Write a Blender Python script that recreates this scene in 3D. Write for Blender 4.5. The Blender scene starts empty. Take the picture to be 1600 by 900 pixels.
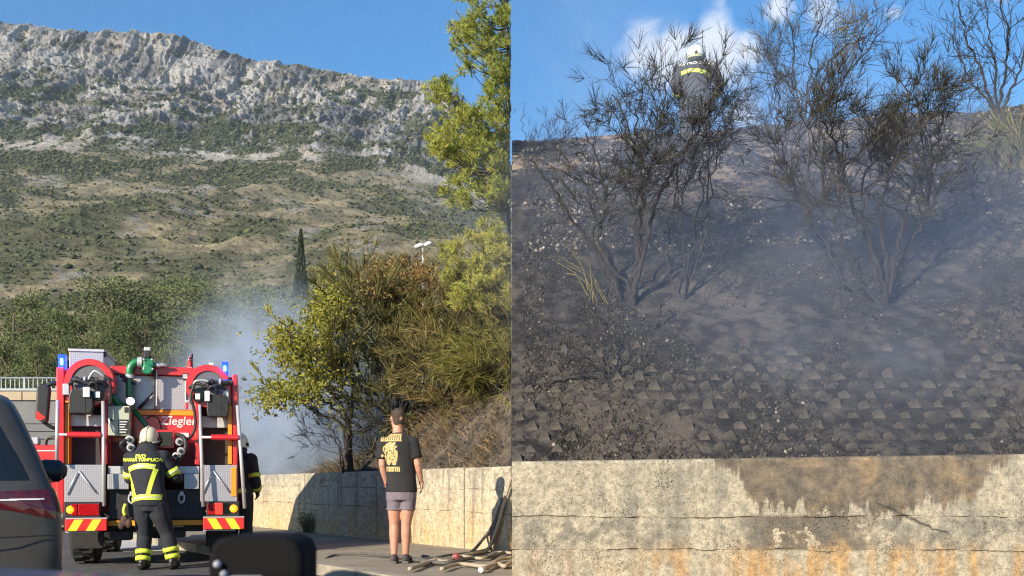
import bpy, math, random
import numpy as np
from mathutils import Vector, Matrix, Quaternion
from mathutils.bvhtree import BVHTree
R = math.radians
sc = bpy.context.scene
C = sc.collection

# ---------------------------------------------------------------- camera
EYE = 1.1            # lens height, metres
HOR = 745.0          # row of the horizon in the 1600 x 900 photograph
cam_d = bpy.data.cameras.new('camera')
cam_d.sensor_width = 36.0
cam_d.lens = 36.0
cam_d.shift_y = (HOR - 450.0) / 1600.0
cam_d.clip_start = 0.05
cam_d.clip_end = 9000
cam_d.dof.use_dof = True
cam_d.dof.focus_distance = 13.0
cam_d.dof.aperture_fstop = 8.0
cam = bpy.data.objects.new('camera', cam_d)
cam.location = (0, 0, EYE)
cam.rotation_euler = (R(90), 0, 0)
C.objects.link(cam)
sc.camera = cam

# ---------------------------------------------------------------- sun and sky
SUN_AZ = 35.0        # light travels this many degrees right of straight ahead
SUN_EL = 21.5
ldir = Vector((math.sin(R(SUN_AZ)) * math.cos(R(SUN_EL)), math.cos(R(SUN_AZ)) * math.cos(R(SUN_EL)), -math.sin(R(SUN_EL))))
sun_d = bpy.data.lights.new('sun', 'SUN')
sun_d.energy = 4.6
sun_d.angle = R(0.53)
sun_d.color = (1.0, 0.87, 0.68)
sun = bpy.data.objects.new('sun', sun_d)
sun.rotation_euler = ldir.to_track_quat('-Z', 'Y').to_euler()
sun.location = (-30, -50, 40)
C.objects.link(sun)

world = bpy.data.worlds.new('World')
sc.world = world
world.use_nodes = True
wn, wl = world.node_tree.nodes, world.node_tree.links
wn.clear()
wout = wn.new('ShaderNodeOutputWorld')
bg = wn.new('ShaderNodeBackground')
sky = wn.new('ShaderNodeTexSky')
sky.sky_type = 'NISHITA'
sky.sun_disc = False
sky.sun_elevation = R(SUN_EL)
sky.sun_rotation = R(180.0 + SUN_AZ)
sky.altitude = 200
sky.air_density = 1.0
sky.dust_density = 0.3
sky.ozone_density = 3.0
bg.inputs['Strength'].default_value = 0.11
# small fair-weather clouds low over the ridge, as directions on the sky
tc = wn.new('ShaderNodeTexCoord')
nz = wn.new('ShaderNodeTexNoise')
nz.inputs['Scale'].default_value = 13.0
nz.inputs['Detail'].default_value = 7.0
nz.inputs['Roughness'].default_value = 0.55
nz.inputs['Distortion'].default_value = 0.5
wl.new(tc.outputs['Generated'], nz.inputs['Vector'])
def sky_dir(px, py):
    return Vector(((px - 800) / 1600.0, 1.0, (HOR - py) / 1600.0)).normalized()
total = None
for px, py, rad, amp in ((1120, 92, 0.070, 1.0), (1170, 78, 0.042, 1.0), (1060, 80, 0.055, 0.9), (1010, 62, 0.05, .7), (1215, 18, 0.035, .9), (1290, 12, 0.05, .7),
                         (1398, 18, 0.022, .6), (1150, 185, 0.05, .7), (905, 70, 0.07, .25), (1500, -120, .12, .7), (1900, 60, .12, .8)):
    dv = wn.new('ShaderNodeVectorMath'); dv.operation = 'DISTANCE'
    dv.inputs[1].default_value = sky_dir(px, py)
    wl.new(tc.outputs['Generated'], dv.inputs[0])
    mr = wn.new('ShaderNodeMapRange')
    mr.interpolation_type = 'SMOOTHSTEP'
    mr.inputs['From Min'].default_value = rad
    mr.inputs['From Max'].default_value = 0.0
    mr.inputs['To Max'].default_value = amp
    wl.new(dv.outputs['Value'], mr.inputs['Value'])
    if total is None:
        total = mr.outputs['Result']
    else:
        ad = wn.new('ShaderNodeMath'); ad.operation = 'MAXIMUM'
        wl.new(total, ad.inputs[0]); wl.new(mr.outputs['Result'], ad.inputs[1])
        total = ad.outputs[0]
mu = wn.new('ShaderNodeMath'); mu.operation = 'MULTIPLY_ADD'     # patches only where the noise is high
wl.new(total, mu.inputs[0]); mu.inputs[1].default_value = 0.48; wl.new(nz.outputs['Fac'], mu.inputs[2])
mr = wn.new('ShaderNodeMapRange'); mr.interpolation_type = 'SMOOTHSTEP'
mr.inputs['From Min'].default_value = 0.66
mr.inputs['From Max'].default_value = 0.92
mr.inputs['To Max'].default_value = 0.85
wl.new(mu.outputs[0], mr.inputs['Value'])
hs = wn.new('ShaderNodeHueSaturation'); hs.inputs['Saturation'].default_value = 1.3
wl.new(sky.outputs['Color'], hs.inputs['Color'])
mx = wn.new('ShaderNodeMixRGB')
mx.inputs['Color2'].default_value = (5.0, 5.3, 5.8, 1)
wl.new(mr.outputs['Result'], mx.inputs['Fac'])
wl.new(hs.outputs['Color'], mx.inputs['Color1'])
wl.new(mx.outputs['Color'], bg.inputs['Color'])
wl.new(bg.outputs['Background'], wout.inputs['Surface'])

vs = sc.view_settings
vs.view_transform = 'Standard'
vs.look = 'None'
vs.exposure = 0.80
vs.gamma = 1.0
sc.cycles.use_denoising = True
sc.cycles.denoising_prefilter = 'NONE'
sc.cycles.sample_clamp_indirect = 3.0
sc.cycles.filter_width = 1.2
sc.cycles.max_bounces = 5
sc.cycles.diffuse_bounces = 2
sc.cycles.glossy_bounces = 3
sc.cycles.transmission_bounces = 4
sc.cycles.transparent_max_bounces = 8
sc.cycles.volume_bounces = 1
sc.cycles.volume_step_rate = 2.0
sc.cycles.volume_max_steps = 96
sc.cycles.caustics_reflective = False
sc.cycles.caustics_refractive = False

# ---------------------------------------------------------------- helpers
def P(px, py, d):
    """a point d metres ahead of the lens seen at this place of the photograph"""
    return Vector(((px - 800) / 1600.0 * d, d, EYE + (HOR - py) / 1600.0 * d))

def _hash(ix, iy, seed):
    n = (ix.astype(np.int64) * 374761393 + iy.astype(np.int64) * 668265263 + seed * 1442695041) & 0x7fffffff
    n = ((n ^ (n >> 13)) * 1274126177) & 0x7fffffff
    return ((n ^ (n >> 16)) & 0xffff) / 65535.0
def vnoise(x, y, seed=0):
    x = np.asarray(x, float); y = np.asarray(y, float)
    ix = np.floor(x); iy = np.floor(y)
    fx = x - ix; fy = y - iy
    fx = fx * fx * fx * (fx * (fx * 6 - 15) + 10); fy = fy * fy * fy * (fy * (fy * 6 - 15) + 10)
    a = _hash(ix, iy, seed); b = _hash(ix + 1, iy, seed); c = _hash(ix, iy + 1, seed); d = _hash(ix + 1, iy + 1, seed)
    return (a + (b - a) * fx) * (1 - fy) + (c + (d - c) * fx) * fy
def fbm(x, y, seed=0, o=5, g=0.5):
    s = 0.0; a = 1.0; t = 0.0
    for k in range(o):
        s = s + a * vnoise(np.asarray(x) * 2 ** k + 17.3 * k, np.asarray(y) * 2 ** k - 9.1 * k, seed + k); t += a; a *= g
    return s / t
def ridged(x, y, seed=0, o=5, g=0.55):
    s = 0.0; a = 1.0; t = 0.0
    for k in range(o):
        s = s + a * (1 - np.abs(2 * vnoise(np.asarray(x) * 2 ** k + 5.7 * k, np.asarray(y) * 2 ** k + 3.3 * k, seed + k) - 1)); t += a; a *= g
    return s / t
def sstep(a, b, x):
    t = np.clip((np.asarray(x, float) - a) / (b - a), 0, 1)
    return t * t * (3 - 2 * t)

def tag(o, label=None, cat=None, group=None, kind=None):
    if label: o['label'] = label
    if cat: o['category'] = cat
    if group: o['group'] = group
    if kind: o['kind'] = kind
    return o
def empty(name, loc=(0, 0, 0), rz=0.0, label=None, cat=None, group=None):
    o = bpy.data.objects.new(name, None)
    o.empty_display_size = 0.2
    o.location = loc
    o.rotation_euler = (0, 0, rz)
    C.objects.link(o)
    return tag(o, label, cat, group)
def mesh_obj(name, me, mat=None, parent=None, smooth=False, bevel=0.0, kind=None):
    o = bpy.data.objects.new(name, me)
    C.objects.link(o)
    if mat and not me.materials:
        for m in (mat if isinstance(mat, (list, tuple)) else [mat]): me.materials.append(m)
    if parent: o.parent = parent
    if smooth:
        me.polygons.foreach_set('use_smooth', np.ones(len(me.polygons), bool))
    if bevel:
        b = o.modifiers.new('bevel', 'BEVEL'); b.width = bevel; b.segments = 2; b.limit_method = 'ANGLE'; b.angle_limit = R(35)
    if kind: o['kind'] = kind
    return o
def np_mesh(name, v, f, var=None):
    """fast mesh from numpy: v (N,3), f (M,k)"""
    me = bpy.data.meshes.new(name)
    v = np.asarray(v, np.float32); f = np.asarray(f, np.int32); k = f.shape[1]
    me.vertices.add(len(v)); me.vertices.foreach_set('co', v.ravel())
    me.loops.add(f.size); me.loops.foreach_set('vertex_index', f.ravel())
    me.polygons.add(len(f)); me.polygons.foreach_set('loop_start', np.arange(0, f.size, k, dtype=np.int32))
    me.update(calc_edges=True)
    if var is not None:
        at = me.attributes.new('var', 'FLOAT', 'POINT'); at.data.foreach_set('value', np.asarray(var, np.float32))
    return me

class MB:
    def __init__(s): s.v = []; s.f = []; s.m = []; s.cur = 0; s.var = []
    def add(s, vs_, fs_):
        o = len(s.v); s.v.extend(tuple(p) for p in vs_)
        for f in fs_: s.f.append(tuple(i + o for i in f)); s.m.append(s.cur)
        return s
    def box(s, x0, x1, y0, y1, z0, z1):
        return s.add([(x0, y0, z0), (x1, y0, z0), (x1, y1, z0), (x0, y1, z0), (x0, y0, z1), (x1, y0, z1), (x1, y1, z1), (x0, y1, z1)],
                     [(3, 2, 1, 0), (4, 5, 6, 7), (0, 1, 5, 4), (1, 2, 6, 5), (2, 3, 7, 6), (3, 0, 4, 7)])
    def prism(s, poly, y0, y1):
        """polygon in x,z (counter-clockwise seen from -y), extruded along y"""
        n = len(poly)
        return s.add([(x, y0, z) for x, z in poly] + [(x, y1, z) for x, z in poly],
                     [tuple(range(n)), tuple(range(2 * n - 1, n - 1, -1))] + [((i + 1) % n, i, n + i, n + (i + 1) % n) for i in range(n)])
    def tube(s, pts, rad, n=8, cap=True):
        pts = [Vector(p) for p in pts]
        if not isinstance(rad, (list, tuple)): rad = [rad] * len(pts)
        m = len(pts)
        t = [(pts[min(i + 1, m - 1)] - pts[max(i - 1, 0)]) for i in range(m)]
        t = [q.normalized() if q.length > 1e-9 else Vector((0, 0, 1)) for q in t]
        a = t[0].orthogonal().normalized()
        vs_ = []
        for i in range(m):
            a = a - t[i] * a.dot(t[i])
            a = a.normalized() if a.length > 1e-6 else t[i].orthogonal().normalized()
            b = t[i].cross(a)
            for k in range(n):
                an = 2 * math.pi * k / n
                vs_.append(pts[i] + (a * math.cos(an) + b * math.sin(an)) * rad[i])
        fs_ = [(i * n + k, i * n + (k + 1) % n, (i + 1) * n + (k + 1) % n, (i + 1) * n + k) for i in range(m - 1) for k in range(n)]
        if cap:
            fs_.append(tuple(range(n - 1, -1, -1))); fs_.append(tuple((m - 1) * n + k for k in range(n)))
        return s.add(vs_, fs_)
    def lathe(s, prof, c=(0, 0, 0), axis='z', n=20, cap=True):
        """profile of (radius, height along the axis)"""
        vs_ = []
        for r, h in prof:
            for k in range(n):
                an = 2 * math.pi * k / n; x, y = r * math.cos(an), r * math.sin(an)
                vs_.append({'z': (c[0] + x, c[1] + y, c[2] + h), 'y': (c[0] + x, c[1] + h, c[2] - y), 'x': (c[0] + h, c[1] + x, c[2] + y)}[axis])
        m = len(prof)
        fs_ = [(i * n + k, i * n + (k + 1) % n, (i + 1) * n + (k + 1) % n, (i + 1) * n + k) for i in range(m - 1) for k in range(n)]
        if cap:
            fs_.append(tuple(range(n - 1, -1, -1))); fs_.append(tuple((m - 1) * n + k for k in range(n)))
        return s.add(vs_, fs_)
    def mesh(s, name):
        me = bpy.data.meshes.new(name); me.from_pydata(s.v, [], s.f); me.update(); return me
    def build(s, name, mat, parent=None, smooth=False, bevel=0.0, kind=None):
        me = s.mesh(name)
        o = mesh_obj(name, me, mat, parent, smooth, bevel, kind)
        if any(s.m): me.polygons.foreach_set('material_index', np.array(s.m, np.int32))
        return o
def part(name, mat, parent, fn, **k):
    m = MB(); fn(m); return m.build(name, mat, parent, **k)
def ring_tube(m, c, r, rt, axis='y', n=24, k=8):
    pts = []
    for i in range(n):
        a = 2 * math.pi * i / n
        pts.append((c[0] + r * math.cos(a), c[1], c[2] + r * math.sin(a)) if axis == 'y' else (c[0], c[1] + r * math.cos(a), c[2] + r * math.sin(a)))
    m.tube(pts + [pts[0], pts[1]], rt, k, cap=False)
def smooth_path(pts, n=6):
    pts = [Vector(p) for p in pts]; out = []
    for i in range(len(pts) - 1):
        p0, p1, p2, p3 = pts[max(i - 1, 0)], pts[i], pts[i + 1], pts[min(i + 2, len(pts) - 1)]
        for k in range(n):
            t = k / n
            out.append(0.5 * ((2 * p1) + (p2 - p0) * t + (2 * p0 - 5 * p1 + 4 * p2 - p3) * t * t + (3 * p1 - p0 - 3 * p2 + p3) * t ** 3))
    out.append(pts[-1]); return out

# ---------------------------------------------------------------- materials
def new_mat(name):
    m = bpy.data.materials.new(name); m.use_nodes = True
    nt = m.node_tree; b = nt.nodes['Principled BSDF']
    return m, nt, b
def mat(name, c1, c2=None, scale=8.0, rough=0.6, metal=0.0, bump=0.0, bscale=None, emit=0.0, spec=0.5, detail=6, coords='Object', lo=0.35, hi=0.65, stretch=None, coat=0.0):
    m, nt, b = new_mat(name)
    b.inputs['Base Color'].default_value = (*c1, 1)
    b.inputs['Roughness'].default_value = rough
    b.inputs['Metallic'].default_value = metal
    b.inputs['Specular IOR Level'].default_value = spec
    if coat: b.inputs['Coat Weight'].default_value = coat; b.inputs['Coat Roughness'].default_value = 0.08
    if emit:
        b.inputs['Emission Color'].default_value = (*c1, 1); b.inputs['Emission Strength'].default_value = emit
    if c2 or bump:
        t = nt.nodes.new('ShaderNodeTexCoord')
        vec = t.outputs[coords]
        if stretch:
            mp = nt.nodes.new('ShaderNodeMapping'); mp.inputs['Scale'].default_value = stretch
            nt.links.new(vec, mp.inputs['Vector']); vec = mp.outputs['Vector']
    if c2:
        n = nt.nodes.new('ShaderNodeTexNoise'); n.inputs['Scale'].default_value = scale; n.inputs['Detail'].default_value = detail
        n.inputs['Roughness'].default_value = 0.62
        nt.links.new(vec, n.inputs['Vector'])
        r = nt.nodes.new('ShaderNodeValToRGB')
        r.color_ramp.elements[0].position = lo; r.color_ramp.elements[0].color = (*c1, 1)
        r.color_ramp.elements[1].position = hi; r.color_ramp.elements[1].color = (*c2, 1)
        nt.links.new(n.outputs['Fac'], r.inputs['Fac']); nt.links.new(r.outputs['Color'], b.inputs['Base Color'])
    if bump:
        n2 = nt.nodes.new('ShaderNodeTexNoise'); n2.inputs['Scale'].default_value = bscale or scale * 3; n2.inputs['Detail'].default_value = 5
        nt.links.new(vec, n2.inputs['Vector'])
        bp = nt.nodes.new('ShaderNodeBump'); bp.inputs['Strength'].default_value = 1.0; bp.inputs['Distance'].default_value = bump
        nt.links.new(n2.outputs['Fac'], bp.inputs['Height']); nt.links.new(bp.outputs['Normal'], b.inputs['Normal'])
    return m
def var_mat(name, cols, rough=0.7, trans=0.0, spec=0.25):
    """colour from the per-vertex 'var' attribute; some light passes through leaves"""
    m, nt, b = new_mat(name)
    a = nt.nodes.new('ShaderNodeAttribute'); a.attribute_name = 'var'
    r = nt.nodes.new('ShaderNodeValToRGB')
    e = r.color_ramp.elements
    while len(e) < len(cols): e.new(0.5)
    for i, c in enumerate(cols): e[i].position = i / (len(cols) - 1); e[i].color = (*c, 1)
    nt.links.new(a.outputs['Fac'], r.inputs['Fac']); nt.links.new(r.outputs['Color'], b.inputs['Base Color'])
    b.inputs['Roughness'].default_value = rough; b.inputs['Specular IOR Level'].default_value = spec
    if trans:
        tl = nt.nodes.new('ShaderNodeBsdfTranslucent'); nt.links.new(r.outputs['Color'], tl.inputs['Color'])
        mxs = nt.nodes.new('ShaderNodeMixShader'); mxs.inputs['Fac'].default_value = trans
        nt.links.new(b.outputs['BSDF'], mxs.inputs[1]); nt.links.new(tl.outputs['BSDF'], mxs.inputs[2])
        nt.links.new(mxs.outputs['Shader'], nt.nodes['Material Output'].inputs['Surface'])
    return m
class NT:
    """tiny shader-graph helper"""
    def __init__(s, m): s.n = m.node_tree.nodes; s.l = m.node_tree.links
    def val(s, x, sock):
        if isinstance(x, (int, float)): sock.default_value = x
        elif isinstance(x, tuple): sock.default_value = x if len(x) == len(sock.default_value) else (*x, 1)
        else: s.l.new(x, sock)
    def math(s, op, a, b=0.0, clamp=False):
        n = s.n.new('ShaderNodeMath'); n.operation = op; n.use_clamp = clamp
        s.val(a, n.inputs[0]); s.val(b, n.inputs[1]); return n.outputs[0]
    def noise(s, vec, scale, detail=5, rough=0.6, dist=0.0):
        n = s.n.new('ShaderNodeTexNoise'); n.inputs['Scale'].default_value = scale; n.inputs['Detail'].default_value = detail
        n.inputs['Roughness'].default_value = rough; n.inputs['Distortion'].default_value = dist
        s.l.new(vec, n.inputs['Vector']); return n.outputs['Fac']
    def voro(s, vec, scale, feat='F1'):
        n = s.n.new('ShaderNodeTexVoronoi'); n.feature = feat; n.inputs['Scale'].default_value = scale
        s.l.new(vec, n.inputs['Vector']); return n.outputs['Distance']
    def mapr(s, v, a, b, c=0.0, d=1.0, smooth=True):
        n = s.n.new('ShaderNodeMapRange')
        if smooth: n.interpolation_type = 'SMOOTHSTEP'
        s.l.new(v, n.inputs['Value'])
        for k, x in zip(('From Min', 'From Max', 'To Min', 'To Max'), (a, b, c, d)): n.inputs[k].default_value = x
        return n.outputs['Result']
    def mix(s, fac, a, b):
        n = s.n.new('ShaderNodeMixRGB'); s.val(fac, n.inputs['Fac']); s.val(a, n.inputs['Color1']); s.val(b, n.inputs['Color2']); return n.outputs['Color']
    def coord(s, which='Object', scale=None, loc=None):
        t = s.n.new('ShaderNodeTexCoord').outputs[which]
        if scale or loc:
            mp = s.n.new('ShaderNodeMapping')
            if scale: mp.inputs['Scale'].default_value = scale
            if loc: mp.inputs['Location'].default_value = loc
            s.l.new(t, mp.inputs['Vector']); return mp.outputs['Vector']
        return t
    def sep(s, v):
        n = s.n.new('ShaderNodeSeparateXYZ'); s.l.new(v, n.inputs[0]); return n.outputs
    def bump(s, h, dist, b, strength=1.0):
        n = s.n.new('ShaderNodeBump'); n.inputs['Distance'].default_value = dist; n.inputs['Strength'].default_value = strength
        s.l.new(h, n.inputs['Height']); s.l.new(n.outputs['Normal'], b.inputs['Normal'])
# ================================================================ THE SETTING
# ---- ground, road, pavement
m_asph = mat('asphalt', (0.055, 0.055, 0.058), (0.10, 0.098, 0.095), 3.0, rough=0.9, bump=0.004, bscale=90)
m_earth = mat('dry_earth', (0.16, 0.13, 0.08), (0.07, 0.08, 0.04), 0.15, rough=1.0)
m_pave = mat('pavement_concrete', (0.30, 0.26, 0.20), (0.20, 0.175, 0.14), 2.2, rough=0.95, bump=0.003, bscale=60)
m_kerb = mat('kerb_concrete', (0.36, 0.32, 0.25), (0.24, 0.21, 0.17), 4.0, rough=0.9, bump=0.004, bscale=40)
def sheet(name, pts, z, mt):
    m = MB(); m.add([(x, y, z) for x, y in pts], [tuple(range(len(pts)))]); return tag(m.build(name, mt), kind='structure')
sheet('ground', [(-4000, -400), (4000, -400), (4000, 6000), (-4000, 6000)], -0.02, m_earth)
# wall line of the left photograph's roadside wall
WA = Vector((-0.66, 14.0)); WU = Vector((-0.581, 0.814)); WN = Vector((0.814, 0.581))
def wl_pt(a, s=0.0): q = WA + WU * a + WN * s; return (q.x, q.y)
sheet('road', [(-14, -30), (9, -30), (9, 9.2)] + [wl_pt(-5.8, -0.3), wl_pt(34, -0.3), wl_pt(34, -10.5), (-14, 6)], 0.0, m_asph)
m_paint = mat('road_paint', (0.62, 0.62, 0.60), (0.42, 0.42, 0.40), 14, rough=0.8)
mk = tag(sheet('lane_marking', [(-5.7, 15.0), (-4.6, 15.3), (-8.2, 22), (-9.0, 21.8)], 0.004, m_paint), kind='structure')
# pavement between the wall foot and the kerb
KW = 2.55
pv = MB()
corner = [wl_pt(20, 0), wl_pt(20, -KW), wl_pt(-5.4, -KW), (2.2, 8.98), (0.0, 8.98), (0.0, 13.06)]
pv.add([(x, y, 0.12) for x, y in corner] + [(x, y, -0.01) for x, y in corner],
       [tuple(range(5, -1, -1))[::-1]] + [((i + 1) % 6, i, 6 + i, 6 + (i + 1) % 6) for i in range(6)])
pavement = tag(pv.build('pavement', m_pave), kind='structure')
kb = MB(); kb.box(-0.485, 0.485, -0.075, 0.075, -0.02, 0.125)
kme = kb.mesh('kerb_stone')
kme.materials.append(m_kerb)
for i in range(14):
    o = mesh_obj('kerb_stone', kme, None, pavement, bevel=0.012)
    q = wl_pt(-4.6 + i * 1.0, -KW - 0.076); o.location = (q[0], q[1], 0.0)
    o.rotation_euler = (0, 0, math.atan2(WU.y, WU.x))

# ---- mountain: a height field seen over the forest
def ridge_y(px):     # row of the skyline
    return np.interp(px, [-900, -300, 0, 60, 130, 190, 250, 300, 340, 400, 450, 500, 560, 600, 670, 715, 760, 810, 900, 1200, 2600],
                         [90, 30, 42, 46, 55, 55, 58, 66, 82, 97, 100, 110, 121, 127, 131, 150, 200, 275, 350, 420, 450])
def foot_y(px):      # row of the scree line under the cliffs
    return np.interp(px, [-900, 0, 150, 250, 350, 450, 560, 700, 800, 900, 2600], [240, 226, 224, 236, 247, 246, 252, 285, 330, 400, 470])
NCOL, NROW = 760, 400
pxs = np.concatenate([np.linspace(-700, -25, 50), np.linspace(-20, 815, 660), np.linspace(830, 2300, 50)])
tt = np.linspace(0, 1, NROW)
PX, T = np.meshgrid(pxs, tt, indexing='ij')
D0, D1, D2 = 260.0, 950.0, 1330.0
split = 0.52
lowT = np.clip(T / split, 0, 1); hiT = np.clip((T - split) / (1 - split), 0, 1)
FY = foot_y(PX); RY = ridge_y(PX)
Dd = np.where(T < split, D0 + (D1 - D0) * lowT ** 1.5, D1 + (D2 - D1) * hiT)
rows_low = 520 + (FY - 520) * (0.12 * lowT + 0.88 * lowT ** 0.92)
cl = 0.80 * hiT + 0.20 * sstep(0.72, 0.98, hiT)
rows_hi = FY + (RY - FY) * cl
row = np.where(T < split, rows_low, rows_hi)
Xm = (PX - 800) / 1600 * Dd
Zm = EYE + (HOR - row) / 1600 * Dd
# relief: gullies on the low slope, ribs and clefts on the cliffs
gx = Xm / 1.0; gd = Dd / 1.0
rockw = sstep(0.47, 0.56, T + 0.10 * (fbm(Xm / 120, Dd / 120, 5) - 0.5))
big = ridged(Xm / 150 + 0.4 * fbm(Xm / 90, Zm / 90, 3), Zm / 230, 11, 4) - 0.55
mid = ridged(Xm / 34 + 1.1 * fbm(Xm / 50, Zm / 40, 9), Zm / 40 + .8 * fbm(Xm / 30, Zm / 30, 29), 21, 5, .62) - 0.5
crack = ridged(Xm / 10 + .9 * fbm(Xm / 40, Zm / 50, 19), Zm / 110, 51, 3) - .5
fine = ridged(Xm / 9 + fbm(Xm / 14, Zm / 14, 8), Zm / 9, 31, 3, .7) - 0.5
edge = np.sin(np.clip(hiT, 0, 1) * math.pi) * 0.65 + 0.35
topw = sstep(.55, .75, hiT)
disp = rockw * edge * (74 * big + 26 * mid + 10 * fine) + rockw * (.3 + topw) * 15 * crack
Yd = Dd - disp
hill = (ridged(Xm / 210 + 0.3, Dd / 260, 41, 4) - 0.5) * 46 * np.sin(np.clip(lowT, 0, 1) * math.pi) * (1 - rockw)
terr = (1 - rockw) * sstep(0.02, 0.1, lowT) * (1 - sstep(0.35, 0.62, lowT))
band = 5.0
zq = Zm + hill
zt = np.floor(zq / band) * band + band * sstep(0.55, 1.0, (zq / band) % 1.0)
Zf = zq + (zt - zq) * 0.55 * terr + (fbm(Xm / 14, Dd / 14, 55, 3) - 0.5) * 3.0 * (1 - rockw) + rockw * edge * (mid * 8 + fine * 6)
Xf = Xm
Xf = Xf + rockw * (fbm(Xm / 30, Zm / 30, 77, 3) - 0.5) * 8
# land cover, as plain ground colours
sl = fbm(Xm / 75, Zm / 42, 61, 5); s2 = fbm(Xm / 22, Zm / 12, 62, 5); s3 = fbm(Xm / 8, Zm / 5, 63, 4)
veg = sstep(0.47, 0.60, 0.50 * sl + 0.50 * s2 + (0.035 - .03 * sstep(350, 600, PX)) * (1 - rockw)) * .85
veg_rock = sstep(0.53, 0.62, 0.45 * sl + 0.55 * s2 - 0.10 * big - .34 * mid - .16 * fine + 0.10 * sstep(300, 650, PX) * (1 - hiT) + .085 + .05 * sstep(.60, .0, hiT) + .035 * sstep(350, 600, PX) - .12 * crack * topw - 0.10 * sstep(0.55, .9, hiT) * (1 - 0.6 * sstep(300, 700, PX)))
ledge = (Zm / 26 + 2.2 * fbm(Xm / 70, Zm / 60, 167, 3)) % 1.0
ledge = sstep(.22, .04, np.abs(ledge - .5)) * sstep(.44, .58, fbm(Xm / 34, Zm / 22, 169, 4)) * (1 - .6 * topw)
veg_rock = np.maximum(veg_rock, ledge * .95)
def c3(r, g, b): return np.array([r, g, b])[None, None, :]
m_ = lambda a, b, t: a + (b - a) * t[..., None]
rock = m_(c3(.43, .43, .425) + 0 * Xm[..., None], c3(.19, .195, .21), sstep(.42, .68, fbm(Xm / 26, Zm / 50, 64, 5)))
rock = m_(rock, c3(.33, .28, .21), sstep(.64, .78, fbm(Xm / 55, Zm / 45, 65, 3)) * .5)
vegc = m_(c3(.055, .072, .042) + 0 * Xm[..., None], c3(.14, .16, .085), s3)
tan_ = m_(c3(.40, .345, .225) + 0 * Xm[..., None], c3(.25, .23, .155), sstep(.35, .65, s3))
tan_ = m_(tan_, c3(.36, .345, .32), sstep(.60, .70, fbm(Xm / 18, Zm / 9, 66, 4)) * .8)
low = m_(tan_, vegc, np.clip(veg * (1 - 0.45 * sstep(450, 640, PX) * (1 - sstep(.0, .6, lowT) * 0.6)), 0, 1) * .92)
col = m_(low, m_(rock, vegc, veg_rock), rockw)
scree = sstep(.030, .008, np.abs(T - split - 0.004 - 0.035 * (fbm(Xm / 40, 0 * Xm, 71, 3) - .5))) * sstep(.50, .62, fbm(Xm / 60, Zm / 400, 72, 3) + .12 * sstep(300, 450, PX))
col = m_(col, c3(.50, .47, .42), np.clip(scree, 0, 1))
belt = sstep(.05, .015, np.abs(T - split + 0.055 - .03 * sstep(250, 600, PX))) * sstep(.38, .55, fbm(Xm / 50, Zm / 25, 73, 4)) * (1 - scree)
col = m_(col, c3(.035, .042, .022), np.clip(belt * .85, 0, 1))
Zf[:, 0] = -2.0; Yd[:, 0] = 150.0; Xf[:, 0] = (PX[:, 0] - 800) / 1600 * 150
V = np.stack([Xf, Yd, Zf], -1).reshape(-1, 3)
nr = NROW
ii, jj = np.meshgrid(np.arange(len(pxs) - 1), np.arange(nr - 1), indexing='ij')
Q = np.stack([ii * nr + jj, (ii + 1) * nr + jj, (ii + 1) * nr + jj + 1, ii * nr + jj + 1], -1).reshape(-1, 4)
mme = np_mesh('mountain', V, Q)
ca = mme.color_attributes.new('cover', 'FLOAT_COLOR', 'POINT')
rgba = np.ones((len(V), 4), np.float32); rgba[:, :3] = np.clip(col.reshape(-1, 3), 0, 1)
ca.data.foreach_set('color', rgba.ravel())
m_mtn, nt_, b_ = new_mat('mountain_ground')
g = NT(m_mtn)
at_ = g.n.new('ShaderNodeVertexColor'); at_.layer_name = 'cover'
co = g.coord('Object')
grain = g.mapr(g.noise(co, 0.22, 8, 0.7), 0.3, 0.7, 0.62, 1.35)
mult = g.n.new('ShaderNodeVectorMath'); mult.operation = 'SCALE'
g.l.new(at_.outputs['Color'], mult.inputs[0]); g.l.new(grain, mult.inputs['Scale'])
g.l.new(mult.outputs[0], b_.inputs['Base Color'])
b_.inputs['Roughness'].default_value = 1.0; b_.inputs['Specular IOR Level'].default_value = 0.05
g.bump(g.noise(co, 0.22, 9, 0.75), 5.5, b_)
mountain = tag(mesh_obj('mountain', mme, m_mtn), kind='structure')
mme.polygons.foreach_set('use_smooth', np.ones(len(mme.polygons), bool))

# scrub dotted over the mountain: uncountable, one object
rng = np.random.default_rng(4)
dens = np.where(rockw > .5, veg_rock * 0.55 + .05, veg * 0.8 + 0.16 + belt * 1.5)
dens = dens * (PX > -120) * (PX < 860) * (T > 0.03) * (T < .985) * (1 - np.clip(scree, 0, 1))
wgt = (dens * (0.12 + (Dd / 1300) ** 1.3)).ravel(); wgt /= wgt.sum()
NS = 52000
idx = rng.choice(len(wgt), NS, p=wgt)
ph = (1 + 5 ** .5) / 2
ico_v = np.array([(-1, ph, 0), (1, ph, 0), (-1, -ph, 0), (1, -ph, 0), (0, -1, ph), (0, 1, ph), (0, -1, -ph), (0, 1, -ph), (ph, 0, -1), (ph, 0, 1), (-ph, 0, -1), (-ph, 0, 1)]) / 1.902
oct_v = np.array([(1, 0, 0), (0, 1, 0), (-1, 0, 0), (0, -1, 0), (0, 0, 1), (0, 0, -1)], float); oct_f = np.array([(0, 1, 4), (1, 2, 4), (2, 3, 4), (3, 0, 4), (1, 0, 5), (2, 1, 5), (3, 2, 5), (0, 3, 5)])
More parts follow.
